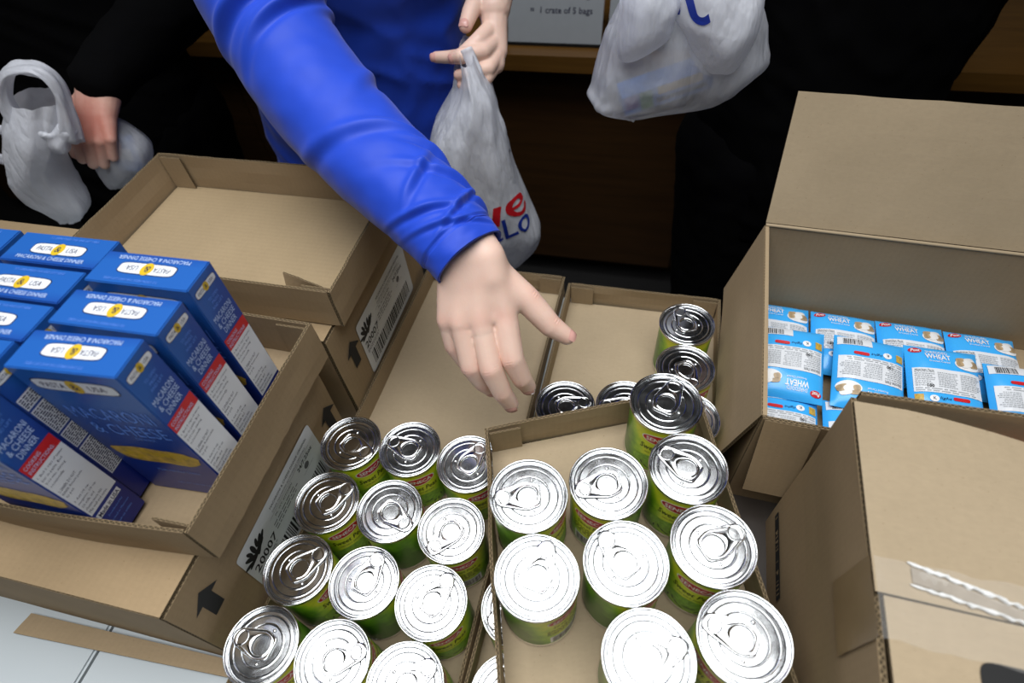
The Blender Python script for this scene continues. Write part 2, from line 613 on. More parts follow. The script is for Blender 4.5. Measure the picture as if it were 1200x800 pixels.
class Print:
    """flat print: shapes and lettering laid on a surface through a map (u, v, lift) -> point"""

    def __init__(self):
        self.mb = {}
        self.count = {}

    def get(self, col):
        self.count[col] = self.count.get(col, 0) + 1
        return self.mb.setdefault(col, MB())

    def text(self, col, mp, s, cu, cv, h=None, w=None, lift=0.00025, align='c', rot=0.0, fine=0.0, **kw):
        self.count[col] = self.count.get(col, 0) + len(s) - 1
        vs_, fs, x0, x1, y0, y1 = text2d(s, **kw)
        k = (w / (x1 - x0)) if w else None
        ky = (h / (y1 - y0)) if h else k
        if k is None:
            k = ky
        cx = {'c': (x0 + x1) / 2, 'l': x0, 'r': x1}[align]
        cy = (y0 + y1) / 2
        mb = self.get(col)
        b = len(mb.v)
        cr, sr = math.cos(rot), math.sin(rot)
        if fine:
            # split long triangles so that the lettering can follow a curved surface
            pts, tri, out = list(vs_), [], []
            for f in fs:
                tri += [(f[0], f[i], f[i + 1]) for i in range(1, len(f) - 1)]
            while tri:
                t = tri.pop()
                es = [(((pts[t[i]][0] - pts[t[(i + 1) % 3]][0]) * k) ** 2 + ((pts[t[i]][1] - pts[t[(i + 1) % 3]][1]) * ky) ** 2, i) for i in range(3)]
                e2, i = max(es)
                if e2 <= fine * fine:
                    out.append(t)
                    continue
                a_, b_, c_ = t[i], t[(i + 1) % 3], t[(i + 2) % 3]
                pts.append(((pts[a_][0] + pts[b_][0]) / 2, (pts[a_][1] + pts[b_][1]) / 2))
                m_ = len(pts) - 1
                tri += [(a_, m_, c_), (m_, b_, c_)]
            vs_, fs = pts, out
        for x, y in vs_:
            a, c = (x - cx) * k, (y - cy) * ky
            mb.vert(mp(cu + a * cr - c * sr, cv + a * sr + c * cr, lift))
        for f in fs:
            mb.face([b + i for i in f])

    def rect(self, col, mp, u0, u1, v0, v1, lift=0.00012, nu=1, nv=1, skew=0.0):
        rows = [[mp(u0 + (u1 - u0) * i / nu + skew * j / nv, v0 + (v1 - v0) * j / nv, lift) for i in range(nu + 1)] for j in range(nv + 1)]
        self.get(col).grid(rows)

    def disc(self, col, mp, cu, cv, a, b, lift=0.00015, n=28, power=2.0, rot=0.0, rings=1, wob=0.0):
        mb = self.get(col)
        cr, sr = math.cos(rot), math.sin(rot)
        rows = []
        for r_ in range(rings + 1):
            k = r_ / rings
            row = []
            for i in range(n):
                t = 2 * math.pi * i / n
                c, s = math.cos(t), math.sin(t)
                x = a * k * math.copysign(abs(c) ** (2 / power), c)
                y = b * k * math.copysign(abs(s) ** (2 / power), s)
                if wob:
                    q = 1 + wob * noise.noise(V3((c * 1.7, s * 1.7, a * 900)))
                    x *= q; y *= q
                row.append(mp(cu + x * cr - y * sr, cv + x * sr + y * cr, lift))
            rows.append(row)
        b0 = mb.vert(rows[0][0])
        pr = None
        for row in rows[1:]:
            ids = [mb.vert(p) for p in row]
            for i in range(n):
                j = (i + 1) % n
                if pr is None:
                    mb.face((b0, ids[i], ids[j]))
                else:
                    mb.face((pr[i], ids[i], ids[j], pr[j]))
            pr = ids

    def poly(self, col, mp, pts, lift=0.00015):
        mb = self.get(col)
        ids = [mb.vert(mp(u, v, lift)) for u, v in pts]
        mb.face(ids)

    def lines(self, col, mp, u0, u1, v0, v1, n, fill=0.45, seed=1, lift=0.0002):
        """rows of tiny word blocks standing for print too small to read"""
        rnd = random.Random(seed)
        dv = (v1 - v0) / n
        for k in range(n):
            u = u0
            end = u1 - rnd.random() * 0.25 * (u1 - u0)
            while u < end:
                w = (0.05 + 0.12 * rnd.random()) * (u1 - u0)
                vv = v1 - (k + 0.5) * dv
                self.rect(col, mp, u, min(u + w, u1), vv - dv * fill / 2, vv + dv * fill / 2, lift)
                u += w + 0.03 * (u1 - u0)

    def bars(self, col, mp, u0, u1, v0, v1, seed=1, lift=0.0003, n=26, nv=1):
        rnd = random.Random(seed)
        du = (u1 - u0) / n
        u = u0
        while u < u1 - du * 0.5:
            w = du * rnd.choice((0.35, 0.35, 0.7, 1.0))
            self.rect(col, mp, u, min(u + w, u1), v0, v1, lift, 1, nv)
            u += w + du * rnd.choice((0.35, 0.5, 0.8))

    def build(self, names, parent, labels=None):
        out = {}
        for c, mb in self.mb.items():
            nm = names.get(c, 'print') if isinstance(names, dict) else names
            o = mb.build(nm, c, parent)
            if self.count.get(c, 0) > 1:
                o['kind'] = 'stuff'
            out[c] = o
        return out

# ================================================================== THE SETTING
def slab(name, a0, a1, b0, b1, z0, z1, mat, kind='structure', parent=None):
    mb = MB()
    xf = Matrix.Rotation(YAW, 4, 'Z')
    mb.box((a0, b0, z0), (a1, b1, z1), 0, xf)
    o = mb.build(name, mat, parent)
    if kind:
        o['kind'] = kind
    return o


slab('floor', -3.2, 3.2, -2.6, 2.35, FLOOR - 0.05, FLOOR, 'floor')
slab('wall_back', -3.199, 3.199, 2.25, 2.35, FLOOR, 1.94, 'wall')
slab('wall_left', -3.3, -3.2, -2.6, 2.35, FLOOR, 1.94, 'wall')
slab('wall_right', 3.2, 3.3, -2.6, 2.35, FLOOR, 1.94, 'wall')
slab('ceiling', -3.2, 3.2, -2.6, 2.35, 1.94, 2.0, 'ceiling')
slab('baseboard_back', -3.19, 3.19, 2.235, 2.2495, FLOOR, FLOOR + 0.1, 'dark_wood')


def in_room(a, b, z):
    return RW(a, b, z)


def folding_table(label, a0, a1, b0, b1, top='table_white'):
    t = thing('folding_table', label, 'table', RW((a0 + a1) / 2, (b0 + b1) / 2, FLOOR), YAW)
    w, d = (a1 - a0) / 2, (b1 - b0) / 2
    zt = -FLOOR
    bm = bmesh.new()
    bmesh.ops.create_cube(bm, size=1)
    for v in bm.verts:
        v.co = V3((v.co.x * 2 * w, v.co.y * 2 * d, v.co.z * 0.03 + zt - 0.015))
    bmesh.ops.bevel(bm, geom=[e for e in bm.edges], offset=0.0025, segments=2, affect='EDGES')
    me = bpy.data.meshes.new('tabletop')
    bm.to_mesh(me); bm.free()
    me.materials.append(M[top])
    link_obj('tabletop', me, t)
    mb = MB()
    mb.box((-w + 0.03, -d + 0.05, zt - 0.08), (w - 0.03, -d + 0.07, zt - 0.03))
    mb.box((-w + 0.03, d - 0.07, zt - 0.08), (w - 0.03, d - 0.05, zt - 0.03))
    mb.build('apron', 'steel_leg', t)
    for sx in (-1, 1):
        for sy in (-1, 1):
            mb = MB()
            mb.lathe([(0.0001, 0), (0.016, 0), (0.016, zt - 0.08), (0.0001, zt - 0.08)], 12, c=(sx * (w - 0.1), sy * (d - 0.08), 0))
            mb.build('leg', 'steel_leg', t, True)
    return t


folding_table('white laminate table under the macaroni cases at lower left', -1.95, -0.4928, -0.25, 0.60)
folding_table('white laminate table under the can trays', -0.4895, 0.10, -0.25, 0.60)
folding_table('dark table under the two large brown cartons at the right', 0.104, 1.35, -0.25, 0.60, 'table_dark')

# counter behind the people
ct = thing('wooden_counter', 'long varnished wooden counter behind the people with dark front panel', 'counter', RW(0.1, 1.66, FLOOR), YAW)
zc = -FLOOR
mb = MB(); mb.box((-2.6, -0.31, zc - 0.038), (2.6, 0.4, zc)); mb.build('countertop', 'oak', ct)
for i in range(4):
    mb = MB(); mb.box((-2.58 + i * 1.29, -0.25, 0.08), (-2.58 + i * 1.29 + 1.284, -0.225, zc - 0.038)); mb.build('front_panel', 'dark_wood', ct)
mb = MB(); mb.box((-2.58, -0.18, 0), (2.58, 0.38, 0.08)); mb.build('plinth', 'dark_wood', ct)
mb = MB(); mb.box((-2.58, 0.36, 0.08), (2.58, 0.385, zc - 0.038)); mb.build('back_panel', 'dark_wood', ct)


def sign(label, a0, a1, lines, b=1.40):
    w = a1 - a0
    s = thing('paper_sign', label, 'sign', RW((a0 + a1) / 2, b, 0.001), YAW)
    h = 0.21
    lean = R(72)
    Up = V3((0, math.cos(lean), math.sin(lean)))
    mb = MB()
    n = V3((1, 0, 0)).cross(Up)
    pts = [V3((-w / 2, 0, 0.004)), V3((w / 2, 0, 0.004)), V3((w / 2, 0, 0.004)) + Up * h, V3((-w / 2, 0, 0.004)) + Up * h]
    mb.grid([[pts[0], pts[1]], [pts[3], pts[2]]])
    mb.grid([[p - n * 0.002 for p in (pts[0], pts[1])], [p - n * 0.002 for p in (pts[3], pts[2])]], flip=True)
    mb.build('sheet', 'sheet', s)
    mb = MB()
    mb.box((-w / 2 - 0.003, -0.003, 0), (w / 2 + 0.003, 0.012, 0.006))
    mb.box((w / 2, -0.002, 0), (w / 2 + 0.004, 0.002, 0.004))
    mb.build('stand', 'black_ink', s)
    # a backing leg so that it really stands
    mb = MB()
    q0 = V3((0, 0.004, 0.008)) + Up * 0.12
    mb.grid([[q0 + V3((-0.03, 0, 0)), q0 + V3((0.03, 0, 0))], [V3((-0.03, 0.11, 0)), V3((0.03, 0.11, 0))]])
    mb.build('support_leg', 'black_ink', s)
    pr = Print()
    mp = flat(V3((0, 0, 0.004)) + n * 0.0004, (1, 0, 0), Up)
    for tx, u, v, hh in lines:
        pr.text('sign_ink', mp, tx, u, v, h=hh, align='l', bold=0.012)
    if lines:
        pr.build('lettering', s)
    return s


sign('white paper sign about crates and bags behind the blue jacket', -0.375, -0.152,
     [('5 crates of 10 bags', -0.054, 0.1, 0.0175), ('=  1 crate of 5 bags', -0.058, 0.068, 0.0175), ('10 crates of 20 bags', -0.054, 0.133, 0.0175)])
sign('blank grey paper sign behind the right white plastic bag', -0.138, 0.08, [])

hb = thing('hanging_folder', 'small navy binder standing on the counter at right edge', 'binder', RW(0.86, 1.55, 0.0), YAW)
mb = MB(); mb.box((-0.022, -0.05, 0), (0.022, 0.1, 0.2)); mb.build('cover', 'navy_box', hb)
mb = MB(); mb.box((-0.019, -0.052, 0.02), (0.019, -0.0502, 0.07)); mb.build('spine_label', 'navy_box', hb)
gb = thing('grey_carton', 'grey carton on the counter behind the navy binder', 'box', RW(0.92, 1.86, 0.0), YAW)
mb = MB(); mb.box((-0.25, -0.1, 0), (0.25, 0.1, 0.22)); mb.build('body', 'grey_box', gb)
mb = MB(); mb.box((-0.253, -0.103, 0.16), (0.253, 0.103, 0.225)); mb.build('lid', 'grey_box', gb)


# ================================================================== MACARONI CASES (closed cartons) AND TRAYS
def arrow_up(pr, mp, u, v, s=1.0, skew=0.0):
    """bold upward arrow"""
    pts = [(-0.008, -0.021), (0.008, -0.021), (0.008, 0.004), (0.0165, 0.004), (0.0, 0.021), (-0.0165, 0.004), (-0.008, 0.004)]
    # two convex pieces
    mb = pr.get('black_ink')
    q = [mb.vert(mp(u + s * x, v + s * y, 0.0002)) for x, y in ((-0.007, -0.021), (0.007, -0.021), (0.007, 0.005), (0.0165, 0.005), (0.0, 0.021), (-0.0165, 0.005), (-0.007, 0.005))]
    mb.face((q[0], q[1], q[2], q[6]))
    mb.face((q[5], q[6], q[2], q[3], q[4]))


def shipping_label(parent, mp0, s0, s1, z0, z1):
    """white sticker; u grows to the back of the box"""
    w, h = s1 - s0, z1 - z0
    mp = lambda u, v, l: mp0(s0 + u, z0 + v, l + 0.0003)
    pr = Print()
    pr.disc('white_paper', mp, w / 2, h / 2, w / 2, h / 2, lift=0.0, power=26, n=40)
    lab = pr.build('shipping_label', parent)['white_paper']
    tag(lab, 'white printed shipping sticker')
    q = Print()
    q.text('black_ink', mp, 'MACARONI & CHEESE DINNER ORIGINAL', 0.058, h - 0.011, h=0.0036, w=0.082, align='l')
    q.text('grey_ink', mp, 'DINER MACARONI AU FROMAGE ORIGINALE', 0.058, h - 0.018, h=0.003, w=0.074, align='l')
    q.rect('grey_ink', mp, 0.050, 0.138, h - 0.0222, h - 0.0218)
    q.text('black_ink', mp, 'PK. WT. KITCHEN', 0.058, h - 0.0265, h=0.003, w=0.036, align='l')
    q.text('black_ink', mp, '24/7.25oz', 0.108, h - 0.028, h=0.006, w=0.032, align='l', bold=0.012)
    q.text('black_ink', mp, '20007', 0.006, h - 0.042, h=0.011, w=0.040, align='l', bold=0.015)
    # ribbon-and-crown emblem
    for k, (du, dv, a, b, rr) in enumerate(((0.019, -0.027, 0.016, 0.0032, 0.25), (0.027, -0.023, 0.012, 0.003, 0.9), (0.012, -0.023, 0.010, 0.003, -0.8),
                                            (0.019, -0.018, 0.0026, 0.008, 0.0), (0.013, -0.0165, 0.0022, 0.006, 0.35), (0.0255, -0.0165, 0.0022, 0.006, -0.35),
                                            (0.034, -0.020, 0.007, 0.0022, 0.7), (0.005, -0.026, 0.006, 0.0022, -0.3))):
        q.disc('black_ink', mp, du, h + dv, a, b, rot=rr, n=16, lift=0.00015 + k * 0.00002)
    q.lines('grey_ink', mp, 0.05, 0.10, h - 0.044, h - 0.031, 3, 0.35, 5)
    q.rect('grey_ink', mp, 0.112, 0.134, h - 0.0445, h - 0.0441)
    q.disc('grey_ink', mp, 0.122, h - 0.038, 0.0045, 0.0045)
    q.lines('grey_ink', mp, 0.006, 0.045, h - 0.056, h - 0.05, 2, 0.4, 8)
    q.bars('black_ink', mp, 0.012, w - 0.012, 0.008, h - 0.060, 3, n=46)
    q.build('label_print', lab)


def board(A, B, C, D, name, parent, **kw):
    return panel(A, B, C, D, **kw).build(name, kw.pop('build_mats', BM), parent)


BM = ['kraft', 'kraft_in', 'flute']


def P_(name, parent, A, B, C, D, mats3=('kraft', 'kraft_in', 'flute'), **kw):
    kw['mats'] = (0, 1, 2)
    return panel(A, B, C, D, **kw).build(name, list(mats3), parent)


def closed_case(label, FR, yaw, w, d, h, seed, arrows, lab=None, tabtop=None):
    t = thing('shipping_case', label, 'box', (FR[0], FR[1], 0.0), yaw, None)
    T = 0.0035
    e = 0.0006
    # local: right front bottom corner = origin, x to the left is negative, y to the back
    P_('right_panel', t, (0, e, 0), (0, d - e, 0), (0, d - e, h - T - e), (0, e, h - T - e), wob=0.0015, seed=seed, nu=12, nv=6)
    P_('left_panel', t, (-w, d - e, 0), (-w, e, 0), (-w, e, h - T - e), (-w, d - e, h - T - e), seed=seed + 1)
    P_('front_panel', t, (-w + T + e, 0, 0), (-T - e, 0, 0), (-T - e, 0, h - T - e), (-w + T + e, 0, h - T - e), wob=0.001, seed=seed + 2)
    P_('back_panel', t, (-T - e, d, 0), (-w + T + e, d, 0), (-w + T + e, d, h - T - e), (-T - e, d, h - T - e), seed=seed + 3)
    P_('bottom_panel', t, (-w + T + e, d - T - e, T), (-T - e, d - T - e, T), (-T - e, T + e, T), (-w + T + e, T + e, T), mats3=('kraft_in', 'kraft', 'flute'), seed=seed + 4)
    # two top flaps meeting in the middle
    for y0, y1 in ((0.0005, d / 2 - 0.0008), (d / 2 + 0.0008, d - 0.0005)):
        P_('top_flap', t, (-w + 0.001, y0, h), (-0.0015, y0, h), (-0.0015, y1, h), (-w + 0.001, y1, h), wob=0.0004, seed=seed + 5 + y0, nu=12)
    mp = flat((0.0007, 0, 0), (0, 1, 0), (0, 0, 1))
    for u, v in arrows:
        pr = Print()
        arrow_up(pr, mp, u, v)
        pr.mb['black_ink'].build('printed_arrow', 'black_ink', t)
    if lab:
        shipping_label(t, mp, *lab)
    return t


YB = R(-17.6)
CASE_H = 0.1680
closed_case('closed brown macaroni case at front left, under the tray of blue boxes', (-0.2965, 0.1462), YB, 0.37, 0.2655, CASE_H, 2.0,
            [(0.028, 0.119), (0.247, 0.072)], (0.064, 0.216, 0.018, 0.110))
closed_case('closed brown case under the empty cardboard tray, sticker facing the cans', (-0.2005, 0.4148), YB, 0.37, 0.255, CASE_H, 5.0,
            [(0.036, 0.103)], (0.055, 0.212, 0.036, 0.127))

c3 = V3((-0.2005, 0.4148, 0)) - RU * 0.379 + RV * 0.025
closed_case('closed brown case at the far left behind the blue boxes', (c3.x, c3.y), YB, 0.30, 0.10, CASE_H, 7.7, [])

# flattened board sticking out below the front case
pad = thing('cardboard_pad', 'thin flattened cardboard pad on the white table before the front case', 'cardboard', RW(-0.5, 0.050, 0.0), YB)
P_('sheet', pad, (-0.09, -0.029, 0.0045), (0.205, -0.0150, 0.010), (0.205, -0.0015, 0.010), (-0.085, -0.008, 0.0045), mats3=('kraft_in', 'kraft', 'flute'), wob=0.0008, seed=3.3, nu=10)
P_('bent_edge', pad, (-0.088, -0.0285, 0.001), (0.204, -0.0145, 0.001), (0.204, -0.0145, 0.0066), (-0.088, -0.0285, 0.0011), t=0.001, seed=1.3, nu=10)


def tray(label, corners, z0, h, seed, torn_low=0.0, lean=0.0, tabs=True, front_bow=0.0, group=None, name='cardboard_tray', drop=0.0, bow=0.0, mats3=('kraft', 'kraft_in', 'flute'),
         floor_mat=('kraft_smooth', 'kraft', 'flute'), extra=None):
    """corners FL, FR, BR, BL of the tray floor (world xy)"""
    cx = sum(c[0] for c in corners) / 4
    cy = sum(c[1] for c in corners) / 4
    t = thing(name, label, 'tray', (cx, cy, z0), 0, group)
    L = [V3((c[0] - cx, c[1] - cy, 0)) for c in corners]
    T = 0.003
    names = ('front_wall', 'right_wall', 'back_wall', 'left_wall')
    up = V3((0, 0, h))
    for k in range(4):
        a, b = L[k], L[(k + 1) % 4]
        d = (b - a).normalized()
        e = 0.0004 if k % 2 else T + 0.0006
        a2, b2 = a + d * e, b - d * e
        out = V3((d.y, -d.x, 0)) * lean
        lo = V3((0, 0, -drop))
        sg = None
        if k == 0 and front_bow:
            fo = V3((d.y, -d.x, 0)) * front_bow
            sg = lambda u, v, fo=fo: fo * math.sin(math.pi * u) ** 1.0
        P_(names[k], t, a2 + lo, b2 + lo, b2 + up + out, a2 + up + out, mats3=mats3, t=T, nu=28, nv=3, wob=0.0012 + bow, seed=seed + k * 1.7, sag=sg,
           torn={'bottom': torn_low, 'top': 0.0007} if torn_low else {'top': 0.0006})
        if tabs:
            # glued corner tabs folded inside the front and back walls
            if k in (0, 2):
                inn = V3((-d.y, d.x, 0))
                for s, q in ((1, a), (-1, b)):
                    o0 = q + d * s * (T + 0.0012) + inn * (T + 0.0028)
                    o1 = q + d * s * 0.036 + inn * (T + 0.0028)
                    if s < 0:
                        o0, o1 = o1, o0
                    z1 = V3((0, 0, T + 0.0006))
                    P_('corner_tab', t, o0 + z1, o1 + z1, o1 + V3((0, 0, h * 0.97)), o0 + V3((0, 0, h * 0.97)), mats3=('kraft_in', 'kraft_in', 'flute'), t=0.002, nu=3, nv=2, seed=seed + k + s)
    # floor sheet, inset within the walls
    c0 = sum(L, V3()) / 4
    ins = [p + (c0 - p).normalized() * 0.0062 for p in L]
    f = P_('base_panel', t, ins[0] + V3((0, 0, T)), ins[1] + V3((0, 0, T)), ins[2] + V3((0, 0, T)), ins[3] + V3((0, 0, T)), mats3=floor_mat, t=T - 0.0002, nu=12, nv=12, wob=0.0003, seed=seed + 9)
    return t


def quad(br, w, d, yaw):
    u = V3((math.cos(yaw), math.sin(yaw), 0)); v = V3((-math.sin(yaw), math.cos(yaw), 0))
    p = V3((br[0], br[1], 0))
    return p, u, v


u_, v_ = RU, RV
# front tray with the blue cartons (its right wall runs back from (-.259,.188))
f = V3((-0.2595, 0.1885, 0)); dv = V3((0.313, 0.950, 0)).normalized(); du = V3((0.950, -0.313, 0)).normalized()
FRONT_TRAY = [f - du * 0.346 - dv * 0.008, f, f + dv * 0.214, f + dv * 0.214 - du * 0.346]
tray('brown cardboard tray full of blue macaroni boxes, torn lower edge', FRONT_TRAY, CASE_H + 0.0022, 0.054, 11.0, torn_low=0.0015, front_bow=0.0085, floor_mat=('kraft_in', 'kraft', 'flute'))
f = V3((-0.180, 0.432, 0))
BACK_TRAY = [f - u_ * 0.346, f, f + v_ * 0.208, f + v_ * 0.208 - u_ * 0.346]
bt = tray('empty cardboard tray with low walls, behind the blue boxes', BACK_TRAY, CASE_H + 0.0022, 0.0525, 17.0, torn_low=0.0015, floor_mat=('kraft_h', 'kraft', 'flute'))
# split inner flap standing at the front wall near the corner
cx = sum(c[0] for c in BACK_TRAY) / 4; cy = sum(c[1] for c in BACK_TRAY) / 4
a = f - V3((cx, cy, 0))
P_('split_tab', bt, a - u_ * 0.0605 + v_ * 0.0095 + V3((0, 0, 0.030)), a - u_ * 0.009 + v_ * 0.0095 + V3((0, 0, 0.030)), a - u_ * 0.009 + v_ * 0.006 + V3((0, 0, 0.0515)),
   a - u_ * 0.0605 + v_ * 0.017 + V3((0, 0, 0.056)), mats3=('kraft', 'kraft_in', 'flute'), t=0.0022, nu=8, torn={'top': 0.002}, seed=4.4)

# ------------------------------------------------------------------ trays of cans
Lbl = V3((-0.109, 0.6683, 0)); uu = V3((0.9548, -0.2974, 0)); vv = V3((0.2974, 0.9548, 0))
LEFT_TRAY = [Lbl - vv * 0.593 - uu * 0.0200, Lbl - vv * 0.593 + uu * 0.1965, Lbl + uu * 0.2045, Lbl - uu * 0.002]
tray('left low cardboard can tray, its back half emptied, under the reaching hand', LEFT_TRAY, 0.0015, 0.034, 23.0, bow=0.0006)
Rbl = V3((0.0905, 0.5925, 0))
RIGHT_TRAY = [Rbl - vv * 0.56 - uu * 0.0140, Rbl - vv * 0.56 + uu * 0.2095, Rbl + uu * 0.2095, Rbl]
tray('right low cardboard can tray with a few cans left, partly under another tray', RIGHT_TRAY, 0.0015, 0.036, 29.0, bow=0.0004)
UP_TRAY = [(-0.0395, 0.035), (0.1855, 0.035), (0.1840, 0.333), (-0.0372, 0.3105)]
tray('upper cardboard can tray resting on the cans of the right tray', UP_TRAY, 0.0886, 0.0415, 37.0, bow=0.0004)


# ================================================================== CANS
CR = 0.0319
CH = 0.0825


def cyl_map(ang0, r=CR + 0.0001):
    return lambda u, v, l: V3(((r + l) * math.cos(ang0 + u / r), (r + l) * math.sin(ang0 + u / r), v))


def make_can():
    root = thing('vegetable_can', 'can', 'can')
    mb = MB()
    prof = [(CR, 0.0040), (CR, 0.012), (CR, 0.04), (CR, 0.07), (CR, 0.0785)]
    mb.lathe(prof, 56, uvf=lambda i, j: (j / 56, prof[i][1] / 0.0825))
    mb.build('paper_label', 'can_label', root, True)
    mb = MB()
    mb.lathe([(0.0001, 0.0022), (0.028, 0.0022), (0.0301, 0.0008), (0.0320, 0.0), (0.0328, 0.0008), (0.0327, 0.0028), (0.0318, 0.0042)], 48)
    mb.build('bottom_rim', 'tin', root, True)
    # lid
    mm = 0.001
    lp = [(32.4, -4.4), (33.3, -4.0), (34.0, -3.2), (34.15, -1.4), (33.9, -0.45), (33.3, 0.0), (32.6, -0.2), (32.15, -1.0), (31.7, -3.6), (31.4, -4.4), (30.7, -4.6),
          (30.2, -4.2), (29.9, -3.6), (29.7, -3.42), (29.55, -3.4), (28.6, -3.4), (26.75, -3.4), (26.4, -3.4), (26.2, -3.2), (25.95, -3.14), (25.7, -3.2), (25.5, -3.52), (25.4, -3.55), (24.5, -3.55),
          (19.5, -3.55), (19.15, -3.55), (18.95, -3.38), (18.75, -3.34), (18.55, -3.4), (18.3, -3.68), (18.15, -3.7), (17.3, -3.7), (12.0, -3.7), (0.1, -3.7)]
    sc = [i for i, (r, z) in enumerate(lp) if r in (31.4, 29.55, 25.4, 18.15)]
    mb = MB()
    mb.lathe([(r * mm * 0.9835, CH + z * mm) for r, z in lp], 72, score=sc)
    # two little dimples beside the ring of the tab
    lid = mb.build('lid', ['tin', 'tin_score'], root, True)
    # pull tab lies along +x
    tab = make_tab()
    tab.parent = root
    tab.location = (0, 0, CH - 0.0036)
    # print
    for side, ang in ((0, 0.0), (1, math.pi)):
        mp = cyl_map(ang)
        pr = Print()
        pr.disc('white_ink', mp, 0, 0.0635, 0.0178, 0.0078, lift=0.0001, n=32, rings=3)
        pr.disc('red_ink', mp, 0, 0.0635, 0.0166, 0.0067, lift=0.0002, n=32, rings=3)
        pr.build({'white_ink': 'logo_border', 'red_ink': 'logo_oval'}, root)
        q = Print()
        q.text('white_ink', mp, 'SENECA', 0, 0.0635, h=0.0062, w=0.0268, lift=0.00035, bold=0.02)
        q.build('logo_lettering', root)
        q = Print()
        if side == 1:
            q.text('darkgreen_ink', mp, 'Sweet Peas', 0, 0.0475, h=0.0085, w=0.036, lift=0.0002, shear=0.2, bold=0.01)
            q.text('darkgreen_ink', mp, 'NO SALT ADDED', 0, 0.0385, h=0.0025, w=0.024, lift=0.0002)
            q.disc('pea_ink', mp, 0.0, 0.021, 0.024, 0.012, lift=0.00012, n=24, rings=4)
            for k in range(9):
                q.disc('can_pea%d' % 0 if False else 'darkgreen_ink', mp, -0.018 + 0.0045 * k, 0.012 + 0.004 * math.sin(k * 1.7), 0.0008, 0.003, rot=0.4 * k, lift=0.00016, n=10)
        else:
            q.text('darkgreen_ink', mp, 'Sweet Peas', 0, 0.051, h=0.006, w=0.026, lift=0.0002, shear=0.2)
            q.lines('darkgreen_ink', mp, -0.018, 0.018, 0.030, 0.044, 5, 0.4, 4)
            q.rect('white_ink', mp, -0.016, 0.016, 0.007, 0.024, lift=0.0001, nu=8)
            q.bars('black_gloss', mp, -0.0138, 0.0138, 0.009, 0.0225, 6, n=30)
        q.build({'darkgreen_ink': 'label_lettering', 'pea_ink': 'pea_picture', 'white_ink': 'barcode_field', 'black_gloss': 'barcode'}, root)
    return root


def hull(circles, n=40):
    pts = []
    for x, y, r in circles:
        for i in range(n):
            t = 2 * math.pi * i / n
            pts.append((x + r * math.cos(t), y + r * math.sin(t)))
    pts = sorted(set(pts))

    def half(ps):
        h = []
        for p in ps:
            while len(h) > 1 and (h[-1][0] - h[-2][0]) * (p[1] - h[-2][1]) - (h[-1][1] - h[-2][1]) * (p[0] - h[-2][0]) <= 0:
                h.pop()
            h.append(p)
        return h
    lo = half(pts)
    hi = half(pts[::-1])
    return lo[:-1] + hi[:-1]


def ray_hull(h, cx, cy, t):
    dx, dy = math.cos(t), math.sin(t)
    for i in range(len(h)):
        x1, y1 = h[i]
        x2, y2 = h[(i + 1) % len(h)]
        ex, ey = x2 - x1, y2 - y1
        den = dx * ey - dy * ex
        if abs(den) < 1e-12:
            continue
        s = ((x1 - cx) * ey - (y1 - cy) * ex) / den
        q = ((x1 - cx) * dy - (y1 - cy) * dx) / den
        if s > 0 and -1e-9 <= q <= 1 + 1e-9:
            return s
    return 0.01


def make_tab():
    mm = 0.001
    h = hull([(22.0, 0, 8.2), (-6.5, 6.2, 4.2), (-6.5, -6.2, 4.2), (2, 0, 12.6)])
    N = 56
    cx = 1.0
    hole = 8.2
    rows = []
    prof = [(0.0, 0.0), (0.0, 1.2), (0.05, 1.7), (0.13, 1.95), (0.22, 1.85), (0.28, 1.5), (0.33, 1.42), (0.66, 1.42), (0.72, 1.5), (0.80, 1.8), (0.90, 1.85), (0.97, 1.5), (1.0, 1.0), (1.0, 0.0)]
    for k, z in prof:
        row = []
        for i in range(N):
            t = 2 * math.pi * i / N
            ro = ray_hull(h, cx, 0, t)
            # the hole is round at the ring
            far = max(0.0, math.cos(t)) ** 6
            rr = ro * (1 - k) + hole * k
            x, y = cx + rr * math.cos(t), rr * math.sin(t)
            row.append(V3((x * mm, y * mm, z * mm)))
        rows.append(row)
    mb = MB()
    mb.grid(rows, close=True, flip=True)
    for k in (0, len(prof) - 2):  # tab and hole walls coloured dark in place of the gap shadow
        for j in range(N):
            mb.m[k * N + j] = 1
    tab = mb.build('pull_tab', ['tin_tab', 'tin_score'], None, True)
    mb = MB()
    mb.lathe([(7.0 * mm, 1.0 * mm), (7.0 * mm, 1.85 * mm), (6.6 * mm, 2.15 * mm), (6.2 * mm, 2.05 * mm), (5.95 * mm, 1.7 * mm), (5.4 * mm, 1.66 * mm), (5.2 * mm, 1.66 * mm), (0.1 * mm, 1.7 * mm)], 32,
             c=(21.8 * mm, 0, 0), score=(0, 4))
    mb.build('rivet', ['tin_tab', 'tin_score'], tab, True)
    for s in (-1, 1):
        mb = MB()
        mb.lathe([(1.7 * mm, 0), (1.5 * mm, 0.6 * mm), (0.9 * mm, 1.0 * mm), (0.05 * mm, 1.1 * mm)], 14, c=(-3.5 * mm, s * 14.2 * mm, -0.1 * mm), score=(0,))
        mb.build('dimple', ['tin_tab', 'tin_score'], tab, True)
    return tab


